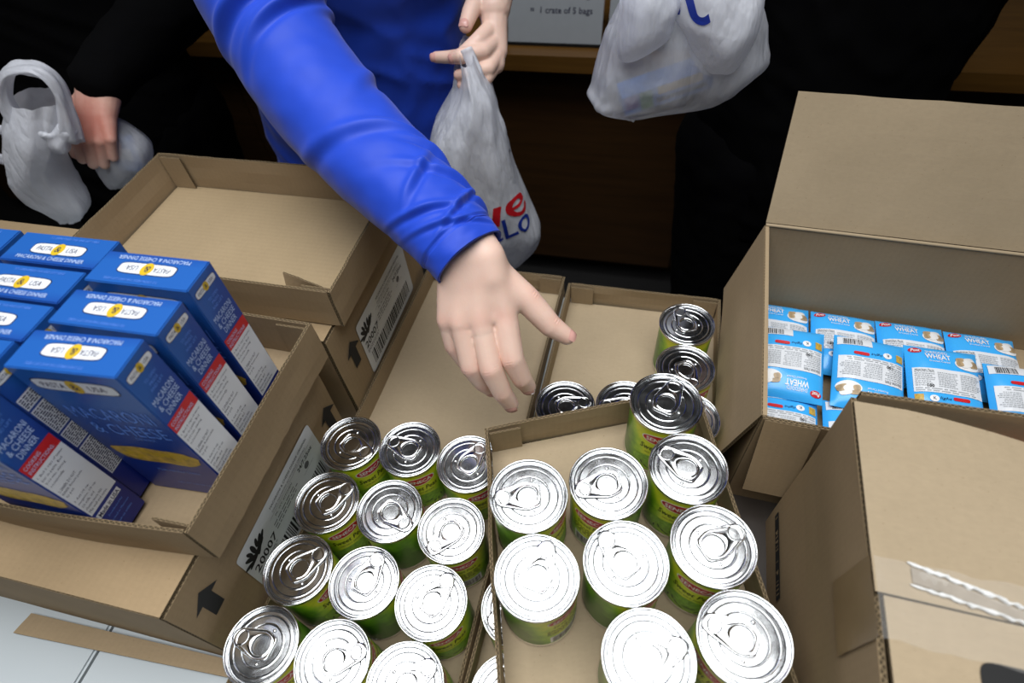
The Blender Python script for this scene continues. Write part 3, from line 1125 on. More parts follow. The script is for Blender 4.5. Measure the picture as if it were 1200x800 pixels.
CAN = make_can()
kids_of(CAN)
LEFT_CANS = [
    ('L00', -0.1870, 0.3360, -37, -52, 1, 'brownish lid, left tray, back row, by the left wall'),
    ('L01', -0.1263, 0.3214, 147, -76, 1, 'pale lid, left tray, middle of the back row'),
    ('L02', -0.0669, 0.2984, 53, -66, 1, 'bright lid, left tray, right end of the back row below the fingertips'),
    ('L10', -0.2071, 0.2699, 35, -59, 1, 'brown-reflecting lid, left tray, second row, in front of the white sticker'),
    ('L11', -0.1447, 0.2538, -44, 10, 1, 'grey lid, left tray, middle of the second row'),
    ('L12', -0.0841, 0.2281, -139, -76, 0, 'white lid, left tray, right end of second row, barcode on its side'),
    ('L20', -0.2288, 0.2051, 34, -27, 1, 'brown-reflecting lid and full red logo, left tray, third row, leftmost'),
    ('L21', -0.1641, 0.1859, 62, 6, 1, 'silver lid, left tray, middle of the third row'),
    ('L22', -0.1036, 0.1603, 51, -67, 1, 'blown-white lid, left tray, right end of the third row'),
    ('L30', -0.2521, 0.1410, 156, 118, 1, 'shiny white lid, left tray, lower left corner above the white table'),
    ('L31', -0.1871, 0.1233, 12, 2, 1, 'white lid, left tray, middle of the front row cut by the frame'),
    ('L32', -0.1225, 0.1012, 29, 6, 1, 'white lid, left tray, right end of the front row cut by the frame')]
UP_CANS = [
    ('U02', 0.1387, 0.2935, 54, -109, 1, 'dark-reflecting lid, upper tray, alone in its back right corner'),
    ('U12', 0.1410, 0.2255, 132, -112, 1, 'dark-reflecting lid, upper tray, second from the back on the right side'),
    ('U11', 0.0699, 0.2204, -172, -127, 0, 'silver lid, upper tray, middle of the second row'),
    ('U21', 0.0711, 0.1520, 120, -57, 1, 'white lid, upper tray, middle of the third row'),
    ('U22', 0.1424, 0.1583, 21, -124, 1, 'white lid, upper tray, third from the back on the right side'),
    ('U32', 0.1443, 0.0916, 148, -151, 1, 'white lid, upper tray, nearest can on the right beside the taped carton'),
    ('U10', 0.0002, 0.2166, 178, -33, 1, 'white lid, upper tray, left side nearest the back corner'),
    ('U20', 0.0000, 0.1483, 64, -51, 0, 'white lid and barcode, upper tray, left side beside bare cardboard'),
    ('U31', 0.0735, 0.0841, 12, -103, 1, 'white lid, upper tray, bottom middle cut by the frame')]
RIGHT_CANS = [
    ('R0', 0.2148, 0.4521, 97, -100, 1, 'grey lid, right tray, far right corner against the back wall'),
    ('R1', 0.1956, 0.3886, -83, -73, 1, 'grey lid, right tray, second can along the right wall'),
    ('R2', 0.1764, 0.3244, 45, -71, 1, 'lid mostly hidden, right tray, behind the dark-lidded upper can'),
    ('R3', 0.0580, 0.3535, 7, -98, 1, 'pinkish silver lid, right tray, behind the upper tray near the fingertips'),
    ('R4', 0.1165, 0.3450, 168, -101, 1, 'silver lid half hidden, right tray, behind the middle of the upper tray wall'),
    ('R5', -0.0195, 0.1478, -160, -95, 1, 'white lid half hidden, right tray, under the left edge of the upper tray'),
    ('R6', -0.0325, 0.0800, 84, -94, 1, 'white lid cut by the frame, right tray, lowest under the upper tray edge')]


def settle(cans, fixed=(), gap=0.0674, n=60):
    """push cans apart until none bites into its neighbour"""
    pts = [V3((c[1], c[2], 0)) for c in cans]
    for _ in range(n):
        for i in range(len(pts)):
            for j in range(i + 1, len(pts)):
                d = pts[j] - pts[i]
                if 1e-6 < d.length < gap:
                    q = d.normalized() * (gap - d.length) * 0.5
                    pts[i] -= q
                    pts[j] += q
    return [(c[0], p.x, p.y) + tuple(c[3:]) for c, p in zip(cans, pts)]


LEFT_CANS, UP_CANS, RIGHT_CANS = settle(LEFT_CANS), settle(UP_CANS, gap=0.0682), settle(RIGHT_CANS)
first = True
for lst, base, k, grp in ((LEFT_CANS, 0.0054, 1.0, 'green cans in the left tray'), (UP_CANS, 0.0925, 0.987, 'green cans in the upper tray'),
                          (RIGHT_CANS, 0.0054, 1.0, 'green cans in the right tray')):
    for nm, x, y, ta, la, side, lab in lst:
        c = CAN if first else copy_tree(CAN)
        first = False
        la = la + (180 if side else 0)
        sh = 0.004 if nm[0] == 'L' else 0.0
        c.location = (x * k + uu.x * sh, y * k + uu.y * sh, base)
        c.rotation_euler = (0, 0, R(la))
        c['label'] = 'green can, ' + lab
        c['category'] = 'can'
        c['group'] = grp
        for ch in c.children:
            if ch.name.startswith('pull_tab'):
                ch.rotation_euler = (0, 0, R(ta - la))


# ================================================================== BLUE MACARONI CARTONS
ML, MD, MH = 0.0889, 0.0325, 0.178


def plaque(pr, mp, u, v, a, b, rot=0.0, k=1.0):
    """cream name plaque with a dark border and a gold disc in the middle"""
    c, s = math.cos(rot), math.sin(rot)
    pr.disc('navy_ink', mp, u, v, a * 1.03, b * 1.14, power=5, n=36, rot=rot, lift=0.0001)
    pr.disc('panel_white', mp, u, v, a, b, power=5, n=36, rot=rot, lift=0.00018)
    pr.disc('gold_ink', mp, u, v, b * 0.95, b * 1.2, n=20, rot=rot, lift=0.00026)
    for tx, d, w in (('·PASTA', -0.55, 0.62), ('USA·', 0.56, 0.46)):
        pr.text('navy_ink', mp, tx, u + c * a * d, v + s * a * d, h=b * 0.95, w=a * w, rot=rot, lift=0.0003, shear=0.1)
    pr.text('navy_ink', mp, '&', u, v, h=b * 1.1, rot=rot, lift=0.00034)


def make_carton():
    root = thing('macaroni_box', 'box', 'box')
    bm = bmesh.new()
    bmesh.ops.create_cube(bm, size=1)
    for v in bm.verts:
        v.co = V3((v.co.x * ML, v.co.y * MD, (v.co.z + 0.5) * MH))
    bmesh.ops.bevel(bm, geom=list(bm.edges), offset=0.0008, segments=2, affect='EDGES')
    me = bpy.data.meshes.new('carton')
    bm.to_mesh(me); bm.free()
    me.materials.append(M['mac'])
    link_obj('carton', me, root)
    nm = {'mac_ink': 'pale_lettering', 'mac_pale': 'small_lettering', 'panel_white': 'white_fields', 'navy_ink': 'dark_lettering', 'gold_ink': 'gold_disc', 'red_ink': 'red_band',
          'pasta': 'macaroni_picture', 'white_ink': 'white_lettering'}
    pr = Print()
    # top: reads from behind
    mp = flat((0, 0, MH + 0.0001), (-1, 0, 0), (0, -1, 0))
    plaque(pr, mp, 0.0, -0.0005, 0.0242, 0.0054)
    pr.text('mac_ink', mp, 'MACARONI & CHEESE DINNER', 0.0, -0.0108, h=0.0039, w=0.0625)
    pr.text('mac_pale', mp, 'TO OPEN PRESS TAB AND LIFT HERE', 0.006, 0.0118, h=0.0022, w=0.046)
    # end with the cooking instructions (+x)
    mp = flat((ML / 2 + 0.0001, 0, 0), (0, 1, 0), (0, 0, 1))
    plaque(pr, mp, 0.0, MH - 0.0105, 0.0126, 0.0032)
    for k, tx in enumerate(('TO OPEN', 'PRESS', 'AND LIFT')):
        pr.text('mac_pale', mp, tx, 0.001, MH - 0.0215 - 0.0042 * k, h=0.0026, w=0.0018 * len(tx))
    for k, tx in enumerate(('MACARONI', '& CHEESE', 'DINNER')):
        pr.text('mac_ink', mp, tx, 0, MH - 0.0385 - 0.0072 * k, h=0.0056, w=(0.0235, 0.0225, 0.0172)[k])
    zb = MH - 0.0590
    pr.rect('red_ink', mp, -0.0152, 0.0152, zb - 0.0125, zb)
    pr.text('mac_ink', mp, 'COOKING', -0.006, zb - 0.0039, h=0.0034, w=0.0150)
    pr.text('mac_ink', mp, 'INSTRUCTIONS:', -0.0015, zb - 0.0089, h=0.0034, w=0.0240)
    z1 = zb - 0.0125
    z0 = 0.0415
    pr.rect('panel_white', mp, -0.0152, 0.0152, z0, z1)
    rows = ['1. Boil 6 cups of water.', 'Stir in pasta. Boil', '7-10 min, stirring', 'occasionally.', '', '2. DRAIN. DO NOT', 'RINSE. Return pasta', 'to pot.', '',
            '3. Add 1/4 cup', 'margarine, 1/4 cup', '2% milk, and', 'cheese sauce mix.', 'Mix well and serve.']
    dz = (z1 - z0) / (len(rows) + 1)
    for k, tx in enumerate(rows):
        if tx:
            pr.text('navy_ink', mp, tx, -0.0135, z1 - dz * (k + 1), h=dz * 0.62, w=0.00104 * len(tx) + 0.001, align='l', res=1)
    pr.rect('panel_white', mp, -0.0140, 0.0125, 0.0320, 0.0380)
    pr.text('navy_ink', mp, 'Made in USA', -0.0005, 0.0350, h=0.0044, w=0.0235, bold=0.015)
    for k, tx in enumerate(('Distributed by', 'packed in Missouri', 'visit us online')):
        pr.text('mac_pale', mp, tx, 0.0, 0.0268 - 0.0062 * k, h=0.0026, w=0.0012 * len(tx), res=1)
    # nutrition end (-x)
    mp = flat((-ML / 2 - 0.0001, 0, 0), (0, -1, 0), (0, 0, 1))
    for k, (a, b) in enumerate(((0.042, 0.083), (0.085, 0.104), (0.106, 0.134), (0.136, 0.148))):
        pr.rect('panel_white', mp, -0.0140, 0.0140, a, b)
        pr.lines('navy_ink', mp, -0.0132, 0.0132, a + 0.001, b - 0.001, int((b - a) / 0.0021), 0.55, 7 + k)
    plaque(pr, mp, 0.0, MH - 0.011, 0.0126, 0.0032)
    # two broad faces
    for s in (-1, 1):
        mp = flat((0, s * (MD / 2 + 0.0001), 0), (-s, 0, 0), (0, 0, 1))
        plaque(pr, mp, 0.0, MH - 0.017, 0.0335, 0.0062)
        pr.text('mac_pale', mp, 'MACARONI', 0.002, MH - 0.052, h=0.0155, w=0.070, res=2)
        pr.text('mac_pale', mp, '& CHEESE', 0.004, MH - 0.073, h=0.0155, w=0.065, res=2)
        pr.text('mac_pale', mp, 'DINNER', 0.010, MH - 0.085, h=0.0036, w=0.018)
        pr.disc('pasta', mp, 0.002, 0.066, 0.038, 0.0125, n=30, wob=0.35)
        rnd = random.Random(3)
        for k in range(16):
            pr.disc('gold_ink', mp, -0.029 + 0.0040 * k, 0.067 + rnd.uniform(-0.006, 0.006), 0.0052, 0.0017, rot=rnd.uniform(-1, 1), n=10, lift=0.0002 + k * 0.00001)
        pr.text('mac_pale', mp, 'Made with Real Cheese', 0.006, 0.041, h=0.0042, w=0.040, shear=0.2)
        pr.text('mac_pale', mp, 'NET WT 7.25 OZ (206g)', 0.010, 0.018, h=0.003, w=0.036)
    pr.build(nm, root)
    return root


CARTON = make_carton()
kids_of(CARTON)
MZ = CASE_H + 0.0022 + 0.0040
CY = R(-16.5)
cu = V3((math.cos(CY), math.sin(CY), 0)); cvv = V3((-math.sin(CY), math.cos(CY), 0))


def from_corner(br, z):
    p = V3((br[0], br[1], 0)) - cu * (ML / 2) - cvv * (MD / 2)
    return (p.x, p.y, z)


ROWS = [((-0.2681, 0.3436, MZ), -16.5, 0, 'rearmost of three with cooking panels facing right'),
        ((-0.2782, 0.3030, MZ), -16.2, 0, 'middle of three with cooking panels facing right'),
        ((-0.2855, 0.2643, MZ + 0.0018), -15.2, 0, 'nearest of three with cooking panels facing right'),
        (from_corner((-0.3020, 0.3823), MZ), -16.5, 1, 'rearmost of the left column, whole top in view'),
        (from_corner((-0.3160, 0.3485), MZ), -16.5, 1, 'second from the back of the left column'),
        (from_corner((-0.3265, 0.3145), MZ), -16.5, 1, 'third from the back of the left column'),
        (from_corner((-0.3305, 0.2790), MZ + 0.0018), -16.5, 1, 'fourth in the left column, showing its white nutrition panel'),
        (from_corner((-0.3935, 0.4103), MZ), -16.5, 1, 'far upper left, only a sliver of top in view'),
        (from_corner((-0.3335, 0.2437), MZ + 0.0018), -16.8, 0, 'nearest the tray front, made in USA strip in view')]
first = True
for p, yw, flip, lab in ROWS:
    c = CARTON if first else copy_tree(CARTON)
    first = False
    c.location = p
    ln_ = 2.2 if p[2] > MZ + 0.001 else 0.0
    c.rotation_euler = (0, R(ln_ if flip else -ln_), R(yw + (180 if flip else 0)))
    c['label'] = 'blue macaroni box, ' + lab
    c['category'] = 'box'
    c['group'] = 'blue macaroni boxes in the front tray'


# ================================================================== OPEN CARTON OF CEREAL POUCHES
WY = R(-20.2)
wb = thing('open_carton', 'open brown carton of blue cereal pouches, back flap standing up', 'box', (0.322, 0.537, 0.0), WY)
WW, WD, WH = 0.40, 0.283, 0.160
T = 0.004
P_('left_panel', wb, (0, -T, 0), (0, -WD + T, 0), (0, -WD + T, WH), (0, -T, WH), mats3=('kraft', 'kraft_in', 'kraft_in'), t=T, seed=1.1, nu=10)
P_('right_panel', wb, (WW, -WD + T, 0), (WW, -T, 0), (WW, -T, WH), (WW, -WD + T, WH), t=T, seed=2.1)
P_('back_panel', wb, (WW, 0, 0), (0, 0, 0), (0, 0, WH), (WW, 0, WH), t=T - 0.0005, seed=3.1)
P_('front_panel', wb, (0, -WD, 0), (WW, -WD, 0), (WW, -WD, WH), (0, -WD, WH), t=T - 0.0005, seed=4.1)
P_('base_panel', wb, (T, -WD + T, 0.0125), (WW - T, -WD + T, 0.0125), (WW - T, -T, 0.0125), (T, -T, 0.0125), t=0.012, seed=5.1, mats3=('kraft_in', 'kraft', 'flute'))
e = 0.0012
ca, sa = math.cos(R(64)), math.sin(R(64))
fl = 0.148
P_('back_flap', wb, (0.0, 0.001, WH + e), (WW, 0.001, WH + e), (WW, 0.001 + fl * ca, WH + fl * sa), (0.0, 0.001 + fl * ca, WH + fl * sa), mats3=('kraft_smooth', 'kraft', 'flute'), t=0.0035, wob=0.0015,
   nu=14, nv=8, torn={'top': 0.0012}, seed=6.1)
ca, sa = math.sin(R(12)), math.cos(R(12))
fl = 0.118
P_('left_flap', wb, (-0.001 - fl * ca, -0.003, WH - fl * sa), (-0.001 - fl * ca, -WD + 0.012, WH - fl * sa), (-0.001, -WD + 0.004, WH - 0.0005), (-0.001, -0.003, WH - 0.0005), mats3=('kraft_in', 'kraft', 'flute'), t=0.0035,
   wob=0.001, seed=7.1, nu=10, nv=6)
P_('front_flap', wb, (0.006, -WD - 0.001 - 0.104 * math.sin(R(11)), WH - 0.104), (0.05, -WD - 0.001 - 0.104 * math.sin(R(11)), WH - 0.104), (0.05, -WD - 0.0015, WH - 0.0005), (0.002, -WD - 0.0015, WH - 0.0005), t=0.003,
   seed=8.1, mats3=('kraft', 'kraft', 'flute'))
# white rolled score line along the back hinge
mb = MB()
for k in range(1):
    rows = []
    for i in range(13):
        x = WW * i / 12
        rows.append([V3((x, -0.0030 + 0.0022 * math.cos(t), WH + 0.0008 + 0.0018 * math.sin(t))) for t in [2 * math.pi * q / 8 for q in range(8)]])
    mb.grid(rows, close=True)
mb.build('score_line', 'kraft_smooth', wb, True)

PW, PH, PT = 0.0772, 0.0985, 0.0125


def pz(u, v):
    a = min(1, abs(u) / (PW / 2))
    b = min(1, abs(v) / (PH / 2))
    q = (1 - a ** 3.2) * (1 - b ** 3.6)
    return 0.0004 + PT * max(0, q) ** 0.62 + 0.0011 * noise.noise(V3((u * 60, v * 60, 2.0))) * (1 - max(a, b) ** 6)


def make_pouch():
    root = thing('cereal_pouch', 'pouch', 'pouch')
    mb = MB()
    nx, ny = 22, 26
    for s in (1, -1):
        rows = []
        for j in range(ny + 1):
            v = -PH / 2 + PH * j / ny
            row = []
            for i in range(nx + 1):
                u = -PW / 2 + PW * i / nx
                row.append(V3((u, v, s * pz(u, v))))
            rows.append(row)
        mb.grid(rows, flip=(s < 0))
    mb.build('film', 'pouch', root, True)
    mp = lambda u, v, l: V3((u, v, pz(u, v) + 0.0005 + l * 2))
    pr = Print()
    top = PH / 2
    # logo field
    pr.disc('red_ink', mp, -0.0295, top - 0.0095, 0.0065, 0.0040, rings=2, n=20, rot=-0.05)
    pr.text('white_ink', mp, 'Post', -0.0295, top - 0.0095, h=0.0046, w=0.009, shear=0.2, lift=0.0004, bold=0.02)
    pr.text('white_ink', mp, 'SHREDDED', -0.0085, top - 0.0112, h=0.0042, w=0.023)
    pr.text('white_ink', mp, 'WHEAT', -0.008, top - 0.0178, h=0.0074, w=0.026, bold=0.02)
    pr.text('white_ink', mp, 'Frosted Cereal', -0.007, top - 0.0245, h=0.0026, w=0.021)
    pr.disc('white_ink', mp, 0.0225, top - 0.0235, 0.0135, 0.0080, rings=3, n=22)
    rnd = random.Random(5)
    for k, (du, dv, a, b, c) in enumerate(((-0.006, 0.0035, 0.0062, 0.0045, 'cereal'), (0.003, 0.0055, 0.0065, 0.0042, 'bowl_print'), (0.007, 0.001, 0.006, 0.0045, 'cereal'), (-0.001, 0.0, 0.007, 0.0045, 'bowl_print'),
                                           (-0.008, -0.001, 0.004, 0.0035, 'cereal'))):
        pr.disc(c, mp, 0.0225 + du, top - 0.0225 + dv, a, b, rings=2, n=14, power=3.0, rot=rnd.uniform(-0.6, 0.6), lift=0.0003 + 0.00005 * k)
    # nutrition field
    y1, y0 = top - 0.0345, top - 0.066
    pr.rect('panel_white', mp, -0.0345, 0.0345, y0, y1, nu=12, nv=6)
    for u0, u1, n, sd in ((-0.033, -0.014, 8, 3), (-0.011, 0.009, 9, 4), (0.012, 0.033, 9, 5)):
        pr.lines('pale_ink', mp, u0, u1, y0 + 0.007, y1 - 0.004, n, 0.4, sd, lift=0.0004)
    pr.text('black_gloss', mp, 'Nutrition Facts', -0.0235, y1 - 0.003, h=0.0026, w=0.018, lift=0.0004)
    pr.text('black_gloss', mp, '100', -0.019, y0 + 0.008, h=0.0038, lift=0.0005, bold=0.02)
    pr.lines('pale_ink', mp, -0.033, 0.033, y0 + 0.0008, y0 + 0.006, 2, 0.4, 9, lift=0.0004)
    # lower strip
    y = top - 0.0735
    pr.disc('red_ink', mp, 0.011, y + 0.0025, 0.0085, 0.0022, rings=2, n=16, power=5)
    pr.text('navy_ink', mp, 'light', -0.005, y + 0.001, h=0.004, w=0.012, shear=0.2)
    pr.disc('white_ink', mp, -0.0165, y, 0.0048, 0.0040, rings=2, n=16)
    pr.text('navy_ink', mp, 'K', -0.0165, y, h=0.0035, lift=0.0005)
    pr.rect('gold_box', mp, -0.0345, -0.0265, y - 0.0055, y + 0.0045, nu=2, nv=2)
    pr.rect('panel_white', mp, -0.001, 0.036, -top + 0.004, -top + 0.0165, nu=8, nv=4)
    pr.bars('black_gloss', mp, 0.010, 0.031, -top + 0.0065, -top + 0.0155, 2, n=18, nv=2)
    pr.build({'red_ink': 'red_logo', 'white_ink': 'white_lettering', 'cereal': 'cereal_picture', 'bowl_print': 'bowl_picture', 'panel_white': 'white_field', 'pale_ink': 'small_print', 'black_gloss': 'black_print',
              'navy_ink': 'navy_lettering', 'gold_box': 'gold_square'}, root)
    return root


POUCH = make_pouch()
kids_of(POUCH)
wm = Matrix.Translation((0.322, 0.537, 0.0)) @ Matrix.Rotation(WY, 4, 'Z')
# local x, y, z, turn, tilt about x, tilt about y
PL = [(0.0475, -0.0600, 0.0300, 0, 4, 0, 'back row, leftmost, half hidden by the carton wall'),
      (0.1270, -0.0610, 0.0300, -1, 4, 0, 'back row, second from left, bowl picture by the carton back'),
      (0.2065, -0.0605, 0.0300, 0.5, 4, 0, 'back row, third from left, at the carton back'),
      (0.2850, -0.0620, 0.0300, 0, 4, 0, 'back row, rightmost at the right frame edge'),
      (0.0555, -0.1210, 0.0500, 179, -9, 2, 'turned upside down, front row left by the left wall'),
      (0.1430, -0.1200, 0.0500, 177, -9, 0, 'turned upside down, front row middle behind the taped carton corner'),
      (0.2235, -0.1170, 0.0500, 1, 9, 0, 'upright in the front row, nearest whole logo at the right'),
      (0.3060, -0.1270, 0.0500, 181, -9, 0, 'upside down at the right frame edge, barcode in view'),
      (0.0530, -0.2020, 0.0290, 180, -3, 0, 'lowest at the front wall, only its foot strip in view'),
      (0.1360, -0.2020, 0.0290, 180, -3, 0, 'at the front wall, a sliver beside the taped carton corner')]
first = True
for x, y, z, tr, ti, ty, lab in PL:
    c = POUCH if first else copy_tree(POUCH)
    first = False
    mt = wm @ Matrix.Translation((x, y, z)) @ Matrix.Rotation(R(tr), 4, 'Z') @ Matrix.Rotation(R(ti), 4, 'X') @ Matrix.Rotation(R(ty), 4, 'Y')
    c.location = mt.to_translation()
    c.rotation_euler = mt.to_euler()
    c['label'] = 'blue cereal pouch, ' + lab
    c['category'] = 'pouch'
    c['group'] = 'cereal pouches in the open carton'


# ================================================================== TAPED CARTON AT THE RIGHT
QY = R(-19.6)
qb = thing('taped_carton', 'large brown taped carton at lower right with a black printed symbol', 'box', (0.257, 0.234, 0.0), QY)
QW, QD, QH = 0.38, 0.30, 0.25
T = 0.004
P_('left_panel', qb, (0, -0.0005, 0), (0, -QD, 0), (0, -QD, QH - T - 0.003), (0, -0.0005, QH - T - 0.0005), t=T, wob=0.0015, seed=1.4, nu=12, nv=8)
P_('right_panel', qb, (QW, -QD, 0), (QW, 0, 0), (QW, 0, QH - T), (QW, -QD, QH - T), t=T, seed=2.4)
P_('back_panel', qb, (QW, 0.001, 0), (T + 0.0005, 0.001, 0), (T + 0.0005, 0.001, QH + 0.003), (QW, 0.010, QH + 0.006), t=T - 0.0005, wob=0.001, seed=3.4, nu=10, nv=4)
P_('front_panel', qb, (T + 0.0005, -QD, 0), (QW - T, -QD, 0), (QW - T, -QD, QH - T), (T + 0.0005, -QD, QH - T), t=T, seed=4.4)
P_('base_panel', qb, (T + 0.0005, -QD + T + 0.0005, T), (QW - T, -QD + T + 0.0005, T), (QW - T, -T, T), (T + 0.0005, -T, T), t=T - 0.001, seed=5.4)


def back_sag(u, v):
    # the free back edge of the flap bows down and forward to the right
    k = max(0.0, u - 0.12)
    return V3((0, -0.055 * k ** 1.25 * v ** 2, -0.045 * k ** 1.2 * v ** 3))


P_('top_flap', qb, (0.0, -0.1500, QH), (QW - 0.002, -0.1500, QH), (QW - 0.002, -0.0075, QH), (0.0, -0.0075, QH), t=0.0035, nu=20, nv=10, wob=0.0006, seed=6.4, sag=back_sag, torn={'top': 0.0007},
   mats3=('kraft_smooth', 'kraft_in', 'flute'))
P_('top_flap', qb, (0.0045, -QD + 0.001, QH), (QW - 0.002, -QD + 0.001, QH), (QW - 0.002, -0.1515, QH), (0.0045, -0.1515, QH), t=0.0035, nu=12, nv=6, wob=0.0006, seed=7.4, mats3=('kraft_smooth', 'kraft_in', 'flute'))
# tape over the seam and down the side
mp = flat((0, 0, QH + 0.0004), (1, 0, 0), (0, 1, 0))
mb = MB()
rows = []
for j in range(9):
    v = -0.1775 + 0.050 * j / 8
    rows.append([V3((0.001 + 0.30 * i / 60, v + 0.002 * noise.noise(V3((i * 0.3, j * 1.0, 0))), QH + 0.0010 + 0.0014 * abs(noise.noise(V3((i * 0.35, j * 0.8, 4)))))) for i in range(61)])
mb.grid(rows)
tp = mb.build('clear_tape', 'tape', qb, True)
tag(tp, 'clear packing tape over the seam')
mb = MB()
rnd = random.Random(4)
for (c0, c1, w0, hgt) in ((-0.1275, -0.1530, 0.0050, 0.0045), (-0.1415, -0.1575, 0.0042, 0.0036)):
    rows = []
    for i in range(40):
        u = i / 39
        x = 0.020 + 0.115 * u
        yc = c0 + (c1 - c0) * u + 0.0008 * noise.noise(V3((i * 0.9, hgt * 100, 0)))
        w = w0 * 0.62 * (0.2 + 0.8 * math.sin(math.pi * min(1, u * 1.1 + 0.03))) * max(0.03, 0.5 + 1.7 * noise.noise(V3((i * 0.55, 3, hgt * 50))))
        hh = hgt * math.sin(math.pi * min(1.0, 0.1 + u)) * (0.7 + 0.6 * noise.noise(V3((i * 0.8, 8, 1))))
        rows.append([V3((x, yc - w, QH + 0.0016)), V3((x, yc - w * 0.3, QH + 0.0018 + abs(hh))), V3((x, yc + w * 0.4, QH + 0.0018 + abs(hh) * 0.6)), V3((x, yc + w, QH + 0.0016))])
    mb.grid(rows)
mb.grid([[V3((0.022 + 0.112 * i / 39, -0.1300 - 0.0235 * i / 39, QH + 0.0014)) for i in range(40)],
         [V3((0.022 + 0.112 * i / 39, -0.1400 - 0.0170 * i / 39, QH + 0.0014 + 0.0012 * abs(noise.noise(V3((i * 0.5, 1, 6)))))) for i in range(40)]], 1, flip=True)
o = mb.build('wrinkled_tape', ['tape_white', 'tape_fold'], qb, True)
o['kind'] = 'stuff'
tag(o, 'torn white wrinkled strip of the tape')
mb = MB()
rows = []
for j in range(9):
    z = QH + 0.0008 - 0.066 * j / 8
    rows.append([V3((-0.0012 - 0.0008 * abs(noise.noise(V3((i * 0.8, j * 0.9, 2)))), -0.1275 - 0.050 * i / 12 + 0.0025 * (j / 8), z)) for i in range(13)])
mb.grid(rows)
o = mb.build('tape_tail', 'tape_brown', qb, True)
tag(o, 'tape end folded down the side, darker brown')
# black bar with knocked-out strokes on the left side
mp = flat((-0.0012, 0, 0), (0, -1, 0), (0, 0, 1))
pr = Print()
pr.rect('black_ink', mp, 0.012, 0.098, 0.040, 0.053, nu=6)
rnd = random.Random(9)
u = 0.016
while u < 0.094:
    w = rnd.choice((0.0015, 0.0025, 0.004))
    if rnd.random() > 0.25:
        pr.rect('kraft', mp, u, u + w * 0.5, 0.0425, 0.0505, lift=0.0003)
        if w > 0.003:
            pr.rect('kraft', mp, u, u + w, rnd.choice((0.0425, 0.046, 0.0495)), rnd.choice((0.0445, 0.048, 0.0505)) + 0.0005, lift=0.0003)
    u += w + 0.0018
pr.build({'black_ink': 'printed_bar', 'kraft': 'printed_strokes'}, qb)
# black symbol plate on the front flap: a lamp with rays
mp = flat((0, 0, QH + 0.0009), (1, 0, 0), (0, 1, 0))
pr = Print()
pr.disc('black_ink', mp, 0.086, -0.206, 0.036, 0.030, power=9, n=40)
for k in range(9):
    t = math.pi * (-0.15 + 1.3 * k / 8)
    cx_, cy_ = 0.0665, -0.1955
    pr.disc('kraft', mp, cx_ + 0.0085 * math.cos(t), cy_ + 0.0085 * math.sin(t), 0.0018, 0.0011, rot=t, n=8, lift=0.0003)
for k in range(14):
    t = math.pi * (-0.25 + 1.5 * k / 13)
    pr.disc('kraft', mp, 0.0665 + 0.0055 * math.cos(t), -0.1955 + 0.0055 * math.sin(t), 0.0008, 0.0008, n=8, lift=0.0003)
pr.rect('kraft', mp, 0.064, 0.069, -0.205, -0.201, lift=0.0003)
pr.disc('kraft', mp, 0.090, -0.198, 0.010, 0.0035, n=16, lift=0.0003)
pr.build({'black_ink': 'printed_symbol', 'kraft': 'lamp_symbol'}, qb)

# orange packets inside, seen in the gap of the flap
for k, (x, y, lab) in enumerate(((0.165, -0.052, 'orange and white packet inside the taped carton, showing in the gap'),)):
    t = thing('orange_packet', lab, 'packet')
    mt = Matrix.Translation((0.257, 0.234, 0)) @ Matrix.Rotation(QY, 4, 'Z') @ Matrix.Translation((x, y, 0.0))
    t.location = mt.to_translation()
    t.rotation_euler = (0, 0, QY)
    bm = bmesh.new()
    bmesh.ops.create_cube(bm, size=1)
    for v in bm.verts:
        v.co = V3((v.co.x * 0.15, v.co.y * 0.085, (v.co.z + 0.5) * 0.218 + 0.0045))
    bmesh.ops.bevel(bm, geom=list(bm.edges), offset=0.004, segments=3, affect='EDGES')
    me = bpy.data.meshes.new('wrapper')
    bm.to_mesh(me); bm.free()
    me.materials.append(M['orange'])
    link_obj('wrapper', me, t)
    pr = Print()
    mp = flat((0, 0, 0.2226), (1, 0, 0), (0, 1, 0))
    for j in range(5):
        pr.rect('white_ink', mp, -0.07, 0.07, -0.036 + j * 0.016, -0.031 + j * 0.016, nu=4)
    pr.build('white_stripes', t)


# ================================================================== PEOPLE AND BAGS
def catmull(pts, n):
    """pts: list of tuples (any length); returns n samples per span"""
    P = [list(p) for p in pts]
    P = [[2 * a - b for a, b in zip(P[0], P[1])]] + P + [[2 * a - b for a, b in zip(P[-1], P[-2])]]
    out = []
    for i in range(1, len(P) - 2):
        for k in range(n):
            t = k / n
            out.append([0.5 * (2 * b + (c - a) * t + (2 * a - 5 * b + 4 * c - d) * t * t + (3 * b - a - 3 * c + d) * t ** 3) for a, b, c, d in zip(P[i - 1], P[i], P[i + 1], P[i + 2])])
    out.append(P[-2])
    return out


